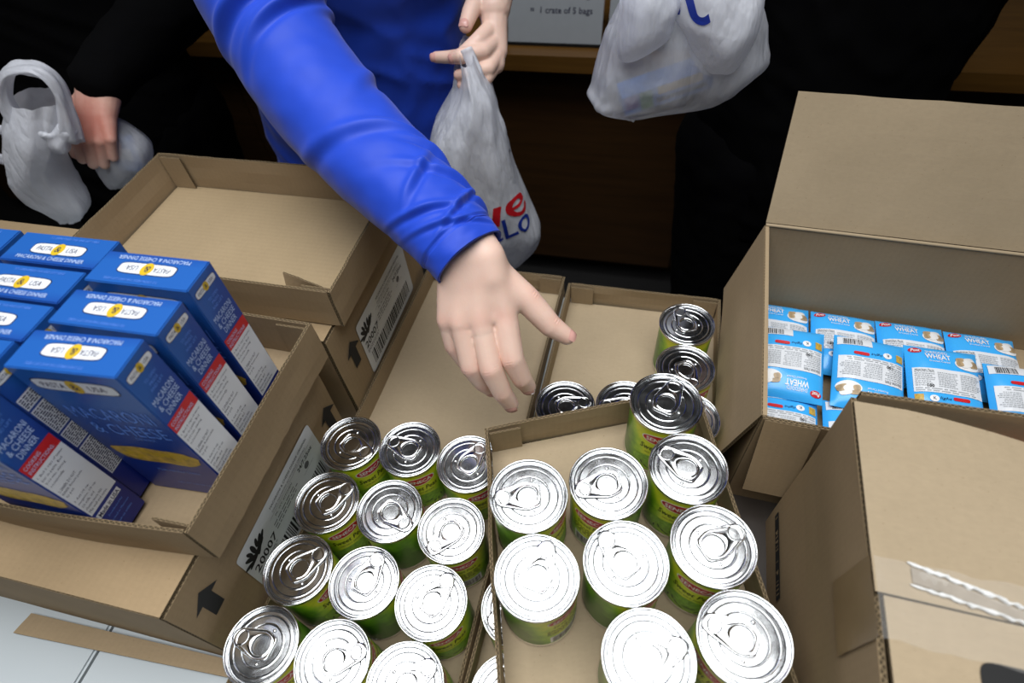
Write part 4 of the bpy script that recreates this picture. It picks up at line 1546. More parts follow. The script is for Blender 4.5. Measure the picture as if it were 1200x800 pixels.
def loft(mb, path, nseg=24, hint=(0, 0, 1), disp=None, caps=True, mat=0):
    """path rows: (x, y, z, a, b): a = half width along side (tangent x hint), b = half width across"""
    rows = []
    n = len(path)
    for i, p in enumerate(path):
        c = V3(p[:3])
        q0 = V3(path[max(0, i - 1)][:3]); q1 = V3(path[min(n - 1, i + 1)][:3])
        t = (q1 - q0).normalized()
        side = t.cross(V3(hint)).normalized()
        nr = side.cross(t).normalized()
        row = []
        for j in range(nseg):
            th = 2 * math.pi * j / nseg
            d = 0.0
            if disp:
                d = disp(i / (n - 1), th, c)
            row.append(c + side * (p[3] + d) * math.cos(th) + nr * (p[4] + d) * math.sin(th))
        rows.append(row)
    b = mb.grid(rows, mat, close=True, flip=True)
    if caps:
        mb.face([b + j for j in range(nseg)], mat)
        mb.face([b + (n - 1) * nseg + j for j in range(nseg)][::-1], mat)
    return rows


def ball(mb, c, r, nu=14, nv=10, rot=None, mat=0):
    c = V3(c)
    r = V3((r, r, r)) if isinstance(r, (int, float)) else V3(r)
    rows = []
    for i in range(nv + 1):
        ph = math.pi * (0.001 + 0.998 * i / nv)
        row = []
        for j in range(nu):
            th = 2 * math.pi * j / nu
            p = V3((r.x * math.sin(ph) * math.cos(th), r.y * math.sin(ph) * math.sin(th), r.z * math.cos(ph)))
            if rot:
                p = rot @ p
            row.append(c + p)
        rows.append(row)
    b = mb.grid(rows, mat, close=True, flip=True)
    mb.face([b + j for j in range(nu)], mat)
    mb.face([b + nv * nu + j for j in range(nu)][::-1], mat)


def chain(mb, pts):
    """tapered limb through joints [(point, radius), ...]"""
    for p, r in pts:
        ball(mb, p, r)
    for (p, r), (q, s) in zip(pts, pts[1:]):
        p, q = V3(p), V3(q)
        t = (q - p)
        if t.length < 1e-5:
            continue
        hint = V3((0, 0, 1)) if abs(t.normalized().z) < 0.9 else V3((1, 0, 0))
        loft(mb, [(*p, r, r), (*p.lerp(q, 0.5), (r + s) / 2, (r + s) / 2), (*q, s, s)], 14, hint)


def melt(mb, voxel, smooth=4, factor=0.5):
    """fuse overlapping volumes into one continuous skin"""
    me = bpy.data.meshes.new('tmp')
    me.from_pydata(mb.v, [], mb.f)
    ob = bpy.data.objects.new('tmp', me)
    COL.objects.link(ob)
    md = ob.modifiers.new('r', 'REMESH')
    md.mode = 'VOXEL'
    md.voxel_size = voxel
    if smooth:
        sm = ob.modifiers.new('s', 'SMOOTH')
        sm.factor = factor
        sm.iterations = smooth
    dg = bpy.context.evaluated_depsgraph_get()
    out = bpy.data.meshes.new_from_object(ob.evaluated_get(dg))
    bpy.data.objects.remove(ob)
    bpy.data.meshes.remove(me)
    return out


def mesh_obj(name, me, mat, parent, off, smooth=True):
    for v in me.vertices:
        v.co -= off
    me.materials.clear()
    me.materials.append(M[mat])
    if smooth:
        me.polygons.foreach_set('use_smooth', [True] * len(me.polygons))
    me.update()
    return link_obj(name, me, parent)


def join_meshes(meshes):
    vs_, fs = [], []
    for me in meshes:
        b = len(vs_)
        vs_ += [tuple(v.co) for v in me.vertices]
        fs += [tuple(b + i for i in p.vertices) for p in me.polygons]
    out = bpy.data.meshes.new('joined')
    out.from_pydata(vs_, [], fs)
    return out


def paint_flush(me, spots, base=0.05):
    at = me.attributes.new('flush', 'FLOAT', 'POINT')
    vals = []
    for v in me.vertices:
        f = base
        for p, r, k in spots:
            d = (v.co - p).length
            if d < r * 2:
                f += k * math.exp(-(d / r) ** 2 * 1.5)
        vals.append(min(1.0, f))
    at.data.foreach_set('value', vals)


def relax(me, weight, n):
    """smooth a mesh; weight(co array) -> 0..1 per point"""
    nv = len(me.vertices)
    co = np.empty(nv * 3); me.vertices.foreach_get('co', co); co = co.reshape(-1, 3)
    ed = np.empty(len(me.edges) * 2, dtype=np.int64); me.edges.foreach_get('vertices', ed); ed = ed.reshape(-1, 2)
    deg = np.bincount(ed.ravel(), minlength=nv).astype(float)[:, None]
    w = (weight(co) if weight else np.ones(nv))[:, None] * 0.55
    for _ in range(n):
        s = np.zeros_like(co)
        for k in range(3):
            s[:, k] = np.bincount(ed[:, 0], co[ed[:, 1], k], nv) + np.bincount(ed[:, 1], co[ed[:, 0], k], nv)
        co = co + w * (s / deg - co)
    me.vertices.foreach_set('co', co.ravel())
    me.update()


def hand_mesh(h, voxel=0.0013):
    """h: dict with wrist (list of (pt, r)), palm (list of chains), fingers {name: [(pt, r)...]}"""
    groups = h.get('split') or (tuple(h['fingers']),)
    out = []
    for g_, names in enumerate(groups):
        mb = MB()
        for c in h['palm']:
            chain(mb, c if g_ == 0 else [(p, r * 0.95) for p, r in c])
        for k, ch_ in h['fingers'].items():
            if k in names:
                chain(mb, ch_ if g_ == 0 else [(p, r * (0.90 if i_ == 0 else 1.0)) for i_, (p, r) in enumerate(ch_)])
            elif g_ == 0:
                (pa, ra), (pb, rb) = ch_[0], ch_[1]
                chain(mb, [(pa, ra), (pa.lerp(pb, 0.8), rb * 0.80)])
        me = melt(mb, voxel, 4, 0.5)
        if 'soft' in h:
            relax(me, h['soft'], 70)
        else:
            relax(me, None, 8)
        out.append(me)
    me = join_meshes(out) if len(out) > 1 else out[0]
    return me


def crease(me, at, axis, dorsal, depth=0.0006, span=0.0055, period=0.0026):
    axis = axis.normalized()
    for v in me.vertices:
        d = v.co - at
        t = d.dot(axis)
        if abs(t) < span and d.length < 0.016:
            k = (d - axis * t).normalized().dot(dorsal)
            if k > 0.2:
                v.co -= dorsal * depth * math.cos(t * 2 * math.pi / period) * (1 - abs(t) / span) * min(1, (k - 0.2) * 2)


def nail(name, tip, prev, dorsal, r, parent, off, length=0.0105, ln=None):
    """curved nail plate lying on the back of the fingertip"""
    ax = (tip - prev).normalized()
    dr = (dorsal - ax * dorsal.dot(ax)).normalized()
    sd = ax.cross(dr)
    mb = MB()
    rows = []
    for i in range(9):
        t = -0.5 + i / 8
        row = []
        for j in range(9):
            s = -1 + 2 * j / 8
            w = math.sqrt(max(0.0, 1 - (abs(t) * 1.75) ** 4)) * 0.92 + 0.02
            a = s * w * 0.95
            p = tip + ax * (r * 0.18 + t * length) + dr * ((r + 0.0001) * math.cos(a) * (1 - 0.10 * max(0, t + 0.1) ** 2 * 8)) + sd * (r * 0.95 * math.sin(a))
            row.append(p - off)
        rows.append(row)
    mb.grid(rows)
    return mb.build(name, 'nail', parent, True)


def head_mb(c, yaw, pitch, s=1.0):
    """head with face looking along -y before the turn"""
    rot = (Matrix.Rotation(yaw, 3, 'Z') @ Matrix.Rotation(pitch, 3, 'X'))
    c = V3(c)
    mb = MB()

    def P(x, y, z):
        return c + rot @ V3((x * s, y * s, z * s))

    def B(x, y, z, r):
        ball(mb, P(x, y, z), [q * s for q in r] if isinstance(r, tuple) else r * s, rot=rot)
    B(0, 0.012, 0.035, (0.074, 0.094, 0.085))
    B(0, -0.022, -0.035, (0.056, 0.062, 0.072))
    B(0, -0.058, -0.088, (0.026, 0.022, 0.020))
    for x in (-1, 1):
        B(x * 0.036, -0.066, -0.022, (0.022, 0.018, 0.020))
        B(x * 0.030, -0.078, 0.024, (0.024, 0.012, 0.009))
        B(x * 0.076, 0.008, 0.0, (0.010, 0.020, 0.032))
        B(x * 0.010, -0.090, -0.030, 0.010)
    chain(mb, [(P(0, -0.082, 0.018), 0.009 * s), (P(0, -0.096, -0.012), 0.010 * s), (P(0, -0.102, -0.028), 0.012 * s)])
    B(0, -0.040, -0.030, (0.052, 0.048, 0.058))
    for x in (-1, 1):
        B(x * 0.030, -0.0745, 0.0145, (0.017, 0.012, 0.006))
        B(x * 0.030, -0.0735, -0.0075, (0.017, 0.012, 0.006))
    B(0, -0.080, -0.058, (0.024, 0.011, 0.0075))
    B(0, -0.077, -0.069, (0.020, 0.011, 0.008))
    return mb, P, rot


def add_face(root, P, rot, off, s=1.0):
    for x in (-1, 1):
        mb = MB(); ball(mb, P(x * 0.030, -0.0715, 0.004) - off, 0.0125 * s)
        e = mb.build('eye', 'eye', root, True)
        mb = MB(); ball(mb, P(x * 0.030, -0.0812, 0.003) - off, (0.0052 * s, 0.0036 * s, 0.0052 * s), rot=rot)
        mb.build('iris', 'iris', e, True)
        mb = MB()
        chain(mb, [(P(x * 0.014, -0.092, 0.028) - off, 0.003), (P(x * 0.030, -0.093, 0.034) - off, 0.0034), (P(x * 0.048, -0.082, 0.029) - off, 0.0022)])
        mb.build('eyebrow', 'hair', root, True)
    mb = MB(); ball(mb, P(0, -0.0855, -0.0635) - off, (0.021 * s, 0.007 * s, 0.0075 * s), rot=rot)
    mb.build('lips', 'lips', root, True)
    mb = MB()
    ball(mb, P(0, 0.028, 0.052) - off, (0.081 * s, 0.092 * s, 0.082 * s), rot=rot)
    ball(mb, P(0, 0.055, 0.0) - off, (0.074 * s, 0.06 * s, 0.09 * s), rot=rot)
    me = melt(mb, 0.005, 3)
    nrm_ = [v.normal.copy() for v in me.vertices]
    for v, n_ in zip(me.vertices, nrm_):
        v.co += n_ * 0.004 * noise.noise(v.co * 40)
    mesh_obj('hair', me, 'hair', root, V3())


def figure(label, x, y, torso, legs, arms, head, mats, hands, name='person', bare=(), fine_sleeve=None, voxel=0.007):
    """torso: rows (x, y, z, a, b) from hem to neck; legs: two chains; arms: two chains shoulder-elbow-wrist (point, radius);
    head: (centre, yaw, pitch)"""
    root = thing(name, label, 'person', (x, y, FLOOR))
    off = V3((x, y, FLOOR))
    # ---- the body, one mesh
    mb, HP, rot = head_mb(*head)
    neck = torso[-1]
    hc = V3(head[0])
    chain(mb, [(V3(neck[:3]) - V3((0, 0, 0.03)), 0.060), (V3(neck[:3]) + (hc - V3(neck[:3])) * 0.35, 0.056), (hc + V3((0, 0.025, -0.05)), 0.058)])
    inner = [(p[0], p[1], p[2], p[3] * 0.86, p[4] * 0.86) for p in torso]
    loft(mb, inner, 24, (0, 1, 0))
    for ch in legs:
        chain(mb, [(p, r * 0.8) for p, r in ch])
    for ch in arms:
        chain(mb, [(p, r * 0.78) for p, r in ch])
    body = melt(mb, voxel, 3)
    parts = [body] + [hand_mesh(h) for h in hands]
    full = join_meshes(parts) if hands else body
    spots = []
    for h in hands:
        spots += h['flush']
    for h in hands:
        for at, ax, dr in h.get('creases', ()):
            crease(full, at, ax, dr)
    paint_flush(full, spots, 0.02)
    bo = mesh_obj('body', full, 'skin', root, off)
    for h in hands:
        for tip, prev, dr, r, ln in h['nails']:
            nail('fingernail', tip, prev, dr, r, bo, off, ln)
    add_face(root, HP, rot, off)
    return root, off


def trousers(root, off, torso, legs, mat):
    mb = MB()
    t = torso
    hem = t[0]
    loft(mb, [(hem[0], hem[1], hem[2] - 0.06, hem[3] * 0.95, hem[4] * 0.98), (hem[0], hem[1], hem[2] + 0.1, hem[3] * 0.92, hem[4] * 0.92)], 24, (0, 1, 0))
    for ch in legs:
        chain(mb, [(p, r * 1.05) for p, r in ch[:-1]])
    me = melt(mb, 0.009, 3)
    nrm_ = [v.normal.copy() for v in me.vertices]
    for v, n_ in zip(me.vertices, nrm_):
        v.co += n_ * (0.006 * noise.noise(V3((v.co.x * 14, v.co.y * 14, v.co.z * 5))) + 0.003 * noise.noise(v.co * 40))
    mesh_obj('trousers', me, mat, root, off)
    for ch in legs:
        mb = MB()
        a = V3(ch[-2][0])
        chain(mb, [(V3((a.x, a.y + 0.03, FLOOR + 0.045)), 0.042), (V3((a.x, a.y - 0.06, FLOOR + 0.042)), 0.040), (V3((a.x, a.y - 0.15, FLOOR + 0.034)), 0.034)])
        chain(mb, [(V3((a.x, a.y + 0.03, FLOOR + 0.09)), 0.038), (V3((a.x, a.y + 0.0, FLOOR + 0.05)), 0.040)])
        me = melt(mb, 0.006, 3)
        for v in me.vertices:
            v.co.z = max(v.co.z, FLOOR + 0.002)
        mesh_obj('shoe', me, 'black_leather', root, off)


def jacket(root, off, torso, arms, mat, name='jacket', voxel=0.008, folds=0.006):
    mb = MB()
    loft(mb, torso, 32, (0, 1, 0))
    for ch in arms:
        chain(mb, ch)
    me = melt(mb, voxel, 4)
    nrm_ = [v.normal.copy() for v in me.vertices]
    for v, n_ in zip(me.vertices, nrm_):
        c = v.co
        w = noise.noise(V3((c.x * 9, c.y * 9, c.z * 20 + c.x * 14)))
        v.co += n_ * (folds * (1 - abs(w)) ** 3 + 0.003 * noise.noise(c * 25) - folds * 0.3)
    return mesh_obj(name, me, mat, root, off)


# ---------------------------------------------------------------- the person in blue
def rel(off, p):
    return V3(p) - off


# reaching right hand: joints in metres
W0 = V3((-0.0446, 0.4421, 0.2863)); W1 = V3((-0.0292, 0.4140, 0.2665))
MCP = {'index': V3((-0.0045, 0.3800, 0.2205)), 'middle': V3((-0.0275, 0.3770, 0.2210)), 'ring': V3((-0.0465, 0.3785, 0.2185)), 'pinky': V3((-0.0605, 0.3850, 0.2160))}
FING = {
    'index': [(V3((-0.0052, 0.3800, 0.2205)), 0.0136), (V3((-0.0016, 0.3512, 0.1868)), 0.0121), (V3((0.0058, 0.3442, 0.1622)), 0.0104), (V3((0.0112, 0.3447, 0.1457)), 0.0087)],
    'middle': [(V3((-0.0280, 0.3770, 0.2210)), 0.0132), (V3((-0.0232, 0.3450, 0.1820)), 0.0119), (V3((-0.0152, 0.3360, 0.1530)), 0.0104), (V3((-0.0083, 0.3345, 0.1325)), 0.0087)],
    'ring': [(V3((-0.0465, 0.3785, 0.2185)), 0.0126), (V3((-0.0432, 0.3530, 0.1785)), 0.0110), (V3((-0.0352, 0.3515, 0.1525)), 0.0095), (V3((-0.0275, 0.3535, 0.1350)), 0.0079)],
    'pinky': [(V3((-0.0605, 0.3850, 0.2160)), 0.0114), (V3((-0.0588, 0.3752, 0.1870)), 0.0097), (V3((-0.0508, 0.3715, 0.1630)), 0.0083), (V3((-0.0455, 0.3730, 0.1500)), 0.0071)],
    'thumb': [(V3((-0.0095, 0.4085, 0.2460)), 0.0180), (V3((0.0195, 0.3925, 0.2235)), 0.0144), (V3((0.0392, 0.3775, 0.2000)), 0.0118), (V3((0.0550, 0.3712, 0.1875)), 0.0089)],
}
across = (MCP['index'] - MCP['pinky']).normalized()
WR = W1 + across * 0.0150; WU = W1 - across * 0.0140
palm = []
for k, s in (('index', 0.0152), ('middle', 0.0050), ('ring', -0.0055), ('pinky', -0.0150)):
    w = W1 + across * s
    m_ = MCP[k]
    palm.append([(w, 0.0175), (w.lerp(m_, 0.5) + V3((0, 0, -0.001)), 0.0158), (m_ + V3((0.0, 0.0, 0.0)), 0.0136 if k != 'pinky' else 0.0118)])
for q in (-0.011, 0.0, 0.011):
    palm.append([(W0 + across * q, 0.0205), (W1 + across * q * 1.1, 0.0190), (W1.lerp(MCP['middle'], 0.35) + across * q * 1.5, 0.0165)])
# thenar mass and the web of the thumb
palm.append([(WR, 0.0170), (V3((-0.0095, 0.4085, 0.2460)), 0.0170), (V3((0.0195, 0.3925, 0.2235)), 0.0132)])
palm.append([(MCP['index'].lerp(WR, 0.35), 0.0125), (V3((0.0115, 0.3955, 0.2290)), 0.0105)])
palm.append([(MCP['index'].lerp(WR, 0.12), 0.0110), (V3((0.0080, 0.3915, 0.2260)), 0.0075)])
# webs between the fingers
for a, b in (('index', 'middle'), ('middle', 'ring'), ('ring', 'pinky')):
    for q, rr in ((0.0, 0.0105), (0.18, 0.0080)) if a == 'index' else ((0.0, 0.0105), (0.18, 0.0080)):
        pa = FING[a][0][0].lerp(FING[a][1][0], q); pb = FING[b][0][0].lerp(FING[b][1][0], q)
        dn = V3((0, 0.55, -0.85)) * (0.0045 if q else 0.0)
        palm.append([(pa + dn, rr), (pb + dn, rr)])
cam_p = V3((0, 0, 0.6415))
dors = {}
nails, creases, flush = [], [], []
pn = (MCP['index'] - MCP['pinky']).cross(MCP['middle'] - W1).normalized()
if pn.dot(cam_p - W1) < 0:
    pn = -pn
for k, ch in FING.items():
    ax = ch[-1][0] - ch[-2][0]
    if k == 'thumb':
        dd = V3((0.35, -0.15, 0.9))
    else:
        # the back of a bent finger: on the outer side of the bend
        bend = (ch[1][0] - ch[0][0]).normalized() - (ch[3][0] - ch[2][0]).normalized()
        dd = bend + pn * 0.35
    dd = (dd - ax.normalized() * dd.dot(ax.normalized())).normalized()
    nails.append((ch[-1][0], ch[-2][0], dd, ch[-1][1], 0.0115 if k != 'pinky' else 0.009))
    for q in (1, 2):
        axq = ch[q + 1][0] - ch[q - 1][0]
        dq = bend if k != 'thumb' else dd
        dq = (dq - axq.normalized() * dq.dot(axq.normalized())).normalized()
        creases.append((ch[q][0] + dq * ch[q][1] * 0.8, axq, dq))
        flush.append((ch[q][0] + dq * ch[q][1] * 0.8, 0.010, 0.40 if q == 1 else 0.30))
    flush.append((ch[-1][0], 0.010, 0.55))
    if k != 'thumb':
        flush.append((MCP[k] + pn * 0.010, 0.011, 0.30))
    else:
        flush.append((ch[2][0], 0.012, 0.30))


def soft_right(co):
    # the back of the hand and the wrist relax fully, the fingers hardly
    ax = np.array(MCP['middle'] - W1); L_ = np.linalg.norm(ax); ax /= L_
    t = ((co - np.array(W1)) @ ax) / L_
    w = np.clip((1.16 - t) / 0.34, 0.0, 1.0)
    th = np.array(FING['thumb'][1][0])
    d = np.linalg.norm(co - np.array(FING['thumb'][2][0]), axis=1)
    w *= np.clip((d - 0.012) / 0.02, 0, 1)
    return np.maximum(w, 0.045)


RIGHT_HAND = dict(soft=soft_right, split=(('index', 'ring', 'thumb'), ('middle', 'pinky')), palm=palm, fingers=FING, nails=nails, creases=creases, flush=flush)

# left hand, holding the bag
LW0 = V3((0.0400, 0.9250, 0.3400)); LW1 = V3((0.0230, 0.8790, 0.3030))
LF = {
    'index': [(V3((0.0205, 0.8617, 0.2875)), 0.0125), (V3((-0.0033, 0.8262, 0.2843)), 0.0112), (V3((-0.0287, 0.8120, 0.2726)), 0.0100), (V3((-0.0468, 0.8227, 0.2685)), 0.0088), (V3((-0.0640, 0.8330, 0.2655)), 0.0078)],
    'middle': [(V3((0.0244, 0.8526, 0.2736)), 0.0122), (V3((0.0024, 0.8167, 0.2740)), 0.0115), (V3((-0.0277, 0.8020, 0.2775)), 0.0104), (V3((-0.0370, 0.8079, 0.2737)), 0.0088)],
    'ring': [(V3((0.0237, 0.8386, 0.2621)), 0.0118), (V3((0.0068, 0.8064, 0.2551)), 0.0108), (V3((-0.0221, 0.7935, 0.2559)), 0.0094), (V3((-0.0343, 0.8025, 0.2519)), 0.0080)],
    'pinky': [(V3((0.0179, 0.8250, 0.2507)), 0.0108), (V3((0.0029, 0.8006, 0.2439)), 0.0094), (V3((-0.0215, 0.7924, 0.2420)), 0.0082), (V3((-0.0325, 0.7962, 0.2403)), 0.0068)],
    'thumb': [(V3((0.0210, 0.8990, 0.3190)), 0.0165), (V3((0.0036, 0.8880, 0.3175)), 0.0140), (V3((-0.0098, 0.8620, 0.3072)), 0.0120), (V3((-0.0180, 0.8430, 0.2985)), 0.0098)],
}
lp_ = [[(LW0, 0.027), (LW1, 0.024)]]
for k in ('index', 'middle', 'ring', 'pinky'):
    lp_.append([(LW1, 0.021), (LW1.lerp(LF[k][0][0], 0.5), 0.0165), (LF[k][0][0], 0.0135)])
lp_.append([(LF['index'][0][0], 0.0130), (LF['middle'][0][0], 0.0130), (LF['ring'][0][0], 0.0125), (LF['pinky'][0][0], 0.0112)])
lp_.append([(LW1, 0.02), (LF['thumb'][0][0], 0.0165), (LF['thumb'][1][0], 0.014)])
ln = []
for k, dd in (('thumb', V3((-0.35, -0.75, 0.55))), ('index', V3((-0.2, -0.9, 0.35))), ('middle', V3((-0.5, -0.85, 0.1)))):
    ln.append((LF[k][-1][0], LF[k][-2][0], dd, LF[k][-1][1], 0.0105))
LEFT_HAND = dict(palm=lp_, fingers=LF, nails=ln, creases=[], flush=[(c[-1][0], 0.012, 0.5) for c in LF.values()] + [(c[1][0], 0.010, 0.25) for c in LF.values()])

B_TORSO = [(-0.208, 1.030, -0.13, 0.198, 0.135), (-0.210, 1.022, 0.04, 0.196, 0.132), (-0.208, 1.010, 0.18, 0.186, 0.125), (-0.196, 0.990, 0.32, 0.176, 0.120), (-0.180, 0.955, 0.46, 0.192, 0.120),
           (-0.172, 0.930, 0.57, 0.185, 0.108), (-0.168, 0.915, 0.635, 0.120, 0.080), (-0.166, 0.905, 0.675, 0.066, 0.062)]
B_LEGS = [[(V3((-0.285, 1.03, 0.06)), 0.105), (V3((-0.290, 1.005, -0.30)), 0.075), (V3((-0.290, 1.05, -0.68)), 0.050), (V3((-0.290, 0.97, -0.722)), 0.036)],
          [(V3((-0.105, 1.03, 0.06)), 0.105), (V3((-0.098, 1.000, -0.30)), 0.075), (V3((-0.095, 1.05, -0.68)), 0.050), (V3((-0.095, 0.97, -0.722)), 0.036)]]
R_ARM = [(V3((-0.330, 0.885, 0.580)), 0.072), (V3((-0.215, 0.672, 0.364)), 0.056), (V3((-0.125, 0.537, 0.307)), 0.046), (V3((-0.0480, 0.4470, 0.2890)), 0.028)]
L_ARM = [(V3((0.000, 0.930, 0.580)), 0.070), (V3((0.185, 1.030, 0.440)), 0.056), (V3((0.105, 0.968, 0.388)), 0.048), (V3((0.0430, 0.9280, 0.3440)), 0.036)]
blue, off = figure('person in a royal blue long-sleeved jacket reaching over the can trays, holding a white bag', -0.195, 1.03, B_TORSO, B_LEGS, [R_ARM, L_ARM], ((-0.165, 0.850, 0.805), 0.05, R(28)),
                   None, [RIGHT_HAND, LEFT_HAND])
trousers(blue, off, B_TORSO, B_LEGS, 'charcoal_cloth')
jacket(blue, off, B_TORSO, [[(p, r * 1.02) for p, r in R_ARM[:1]] + [(V3((-0.290, 0.812, 0.505)), 0.069)], L_ARM], 'blue_cloth', folds=0.006, voxel=0.0065)

# right sleeve, finely folded
SLV = [(-0.330, 0.885, 0.580, 0.074, 0.072), (-0.290, 0.812, 0.505, 0.072, 0.070), (-0.2450, 0.742, 0.4300, 0.069, 0.066), (-0.2120, 0.6710, 0.3670, 0.060, 0.058), (-0.1700, 0.6020, 0.3320, 0.0575, 0.054),
       (-0.1240, 0.5380, 0.3090, 0.0525, 0.049), (-0.0800, 0.4800, 0.2930, 0.0455, 0.042), (-0.0500, 0.4400, 0.2790, 0.0415, 0.0375), (-0.0310, 0.4150, 0.2660, 0.0395, 0.0345)]
path = catmull(SLV, 44)
rnd = random.Random(12)
FOLDS = []
# (place along sleeve 0..1, angle, slant, amplitude, width along, width around)
for s0, th0, sl, am, ws, wa in (
        (0.255, 1.2, 0.030, 0.0065, 0.011, 1.2), (0.292, 1.5, 0.022, 0.0075, 0.010, 1.1), (0.330, 1.3, -0.018, 0.0080, 0.010, 1.2), (0.365, 1.8, -0.03, 0.0065, 0.010, 1.0),
        (0.300, 2.9, 0.03, 0.0060, 0.012, 0.8), (0.350, 3.3, -0.02, 0.0050, 0.012, 0.8), (0.225, 2.2, 0.04, 0.0050, 0.013, 1.0), (0.18, 1.2, -0.03, 0.0045, 0.014, 1.0),
        (0.660, 1.9, 0.05, 0.0045, 0.010, 0.7), (0.715, 2.5, 0.06, 0.0055, 0.010, 0.7), (0.760, 1.6, -0.05, 0.0040, 0.010, 0.6), (0.795, 2.4, 0.07, 0.0055, 0.009, 0.8),
        (0.835, 1.1, 0.05, 0.0040, 0.009, 0.8), (0.865, 2.0, -0.04, 0.0042, 0.008, 0.8), (0.900, 1.4, 0.05, 0.0030, 0.008, 0.9), (0.880, 2.9, 0.06, 0.0045, 0.010, 0.6), (0.60, 0.6, 0.04, 0.0035, 0.014, 0.8),
        (0.52, 2.6, -0.05, 0.0035, 0.016, 0.8)):
    FOLDS.append((s0, th0, sl, am, ws, wa))


def sleeve_disp(s, th, c):
    d = 0.0
    for s0, th0, sl, am, ws, wa in FOLDS:
        dt = (th - th0 + math.pi) % (2 * math.pi) - math.pi
        if abs(dt) > 2.4 * wa:
            continue
        x = (s - s0 - sl * dt) / ws
        if abs(x) < 4:
            d += am * math.exp(-(dt / wa) ** 2) * (math.exp(-x * x) - 0.75 * math.exp(-(x - 1.7) ** 2))
    d += 0.0022 * noise.noise(V3((c.x * 10 + math.cos(th), c.y * 10 + math.sin(th), c.z * 10)))
    d += 0.0010 * noise.noise(V3((s * 30, math.cos(th) * 2.5, math.sin(th) * 2.5)))
    if s > 0.93:
        d -= 0.0012
    elif s > 0.915:
        d -= 0.0020
    return d


mb = MB()
n = len(path)
rows = []
loft(mb, [(p[0] - off.x, p[1] - off.y, p[2] - off.z, p[3], p[4]) for p in path], 144, (0, 0, 1), sleeve_disp, caps=False)
# rolled hem going back inside the sleeve
last = path[-1]
tdir = (V3(path[-1][:3]) - V3(path[-3][:3])).normalized()
hem = []
for back, dr in ((0.0, -0.0002), (-0.0008, -0.0016), (0.004, -0.0026), (0.02, -0.0030)):
    p = V3(last[:3]) - tdir * back
    hem.append((p.x - off.x, p.y - off.y, p.z - off.z, last[3] + dr - 0.0012, last[4] + dr - 0.0012))
slv = mb.build('sleeve', 'blue_cloth', blue, True)
mb = MB()
t2 = [(*(V3(h[:3])), h[3], h[4]) for h in hem]
rws = []
side = tdir.cross(V3((0, 0, 1))).normalized(); nr = side.cross(tdir).normalized()
for p in t2:
    rws.append([V3(p[:3]) + side * p[3] * math.cos(2 * math.pi * j / 96) + nr * p[4] * math.sin(2 * math.pi * j / 96) for j in range(96)])
mb.grid(rws, close=True)
mb.build('cuff_hem', 'blue_cloth', slv, True)
mb = MB()
k_st = int(n * 0.925)
for kk in (k_st,):
    p = path[kk]
    q0 = V3(path[kk - 1][:3]); q1 = V3(path[kk + 1][:3])
    t = (q1 - q0).normalized(); sd = t.cross(V3((0, 0, 1))).normalized(); nn = sd.cross(t).normalized()
    rws = []
    for w_, lift in ((-0.0006, -0.0012), (-0.0003, 0.0001), (0.0003, 0.0001), (0.0006, -0.0012)):
        rws.append([V3(p[:3]) - off + t * w_ + (sd * math.cos(a) * (p[3] + lift + sleeve_disp(kk / (n - 1), a, V3(p[:3]))) + nn * math.sin(a) * (p[4] + lift + sleeve_disp(kk / (n - 1), a, V3(p[:3])))) for a in
                    [2 * math.pi * j / 96 for j in range(96)]])
    mb.grid(rws, close=True, flip=True)
mb.build('stitch_line', 'blue_stitch', slv, True)


# ---------------------------------------------------------------- two people in black
def shifted(rows, dx, dy, k=1.0, c=0.0):
    return [(p[0] + dx, p[1] + dy, p[2], p[3] * k, p[4] * k) for p in rows]


def simple_hand(wrist, direction, side, palm_n, curl=0.7, k=1.0):
    """relaxed gripping hand built from joint chains"""
    k_ = k
    w = V3(wrist); d = V3(direction).normalized(); s = V3(side).normalized(); nrm = V3(palm_n).normalized()
    F = {}
    pal = [[(w - d * 0.03, 0.026), (w, 0.024)]]
    for k, (sx, ln_, r) in dict(index=(0.030, 0.090, 0.0118), middle=(0.010, 0.094, 0.0120), ring=(-0.010, 0.090, 0.0112), pinky=(-0.028, 0.082, 0.0100)).items():
        ln_ *= k_; sx *= k_; r *= k_
        mcp = w + d * ln_ + s * sx
        a = 0.0
        pts = [(mcp, r)]
        p = mcp
        for seg, q in zip(((0.044, 0.027, 0.020) if k != 'pinky' else (0.034, 0.021, 0.017)), (0.9, 1.3, 0.9)):
            a += curl * q
            p = p + (d * math.cos(a) + nrm * math.sin(a)) * seg * k_
            pts.append((p, r * (0.9 - 0.08 * len(pts))))
        F[k] = pts
        pal.append([(w + s * sx * 0.5, 0.021), (w.lerp(mcp, 0.55), 0.016), (mcp, r * 1.1)])
    t0 = w + d * 0.03 + s * 0.028 + nrm * 0.008
    t1 = t0 + (d * 0.6 + s * 0.55 + nrm * 0.4).normalized() * 0.036
    t2_ = t1 + (d * 0.8 + nrm * 0.6).normalized() * 0.030
    t3 = t2_ + (d * 0.7 + nrm * 0.7 - s * 0.2).normalized() * 0.022
    F['thumb'] = [(t0, 0.0165), (t1, 0.0138), (t2_, 0.0118), (t3, 0.0096)]
    pal.append([(w, 0.021), (t0, 0.0165)])
    nails_ = [(c[-1][0], c[-2][0], -nrm if k != 'thumb' else s, c[-1][1], 0.010) for k, c in F.items()]
    return dict(palm=pal, fingers=F, nails=nails_, creases=[], flush=[(c[-1][0], 0.014, 0.6) for c in F.values()] + [(w + d * 0.06, 0.06, 0.5)])


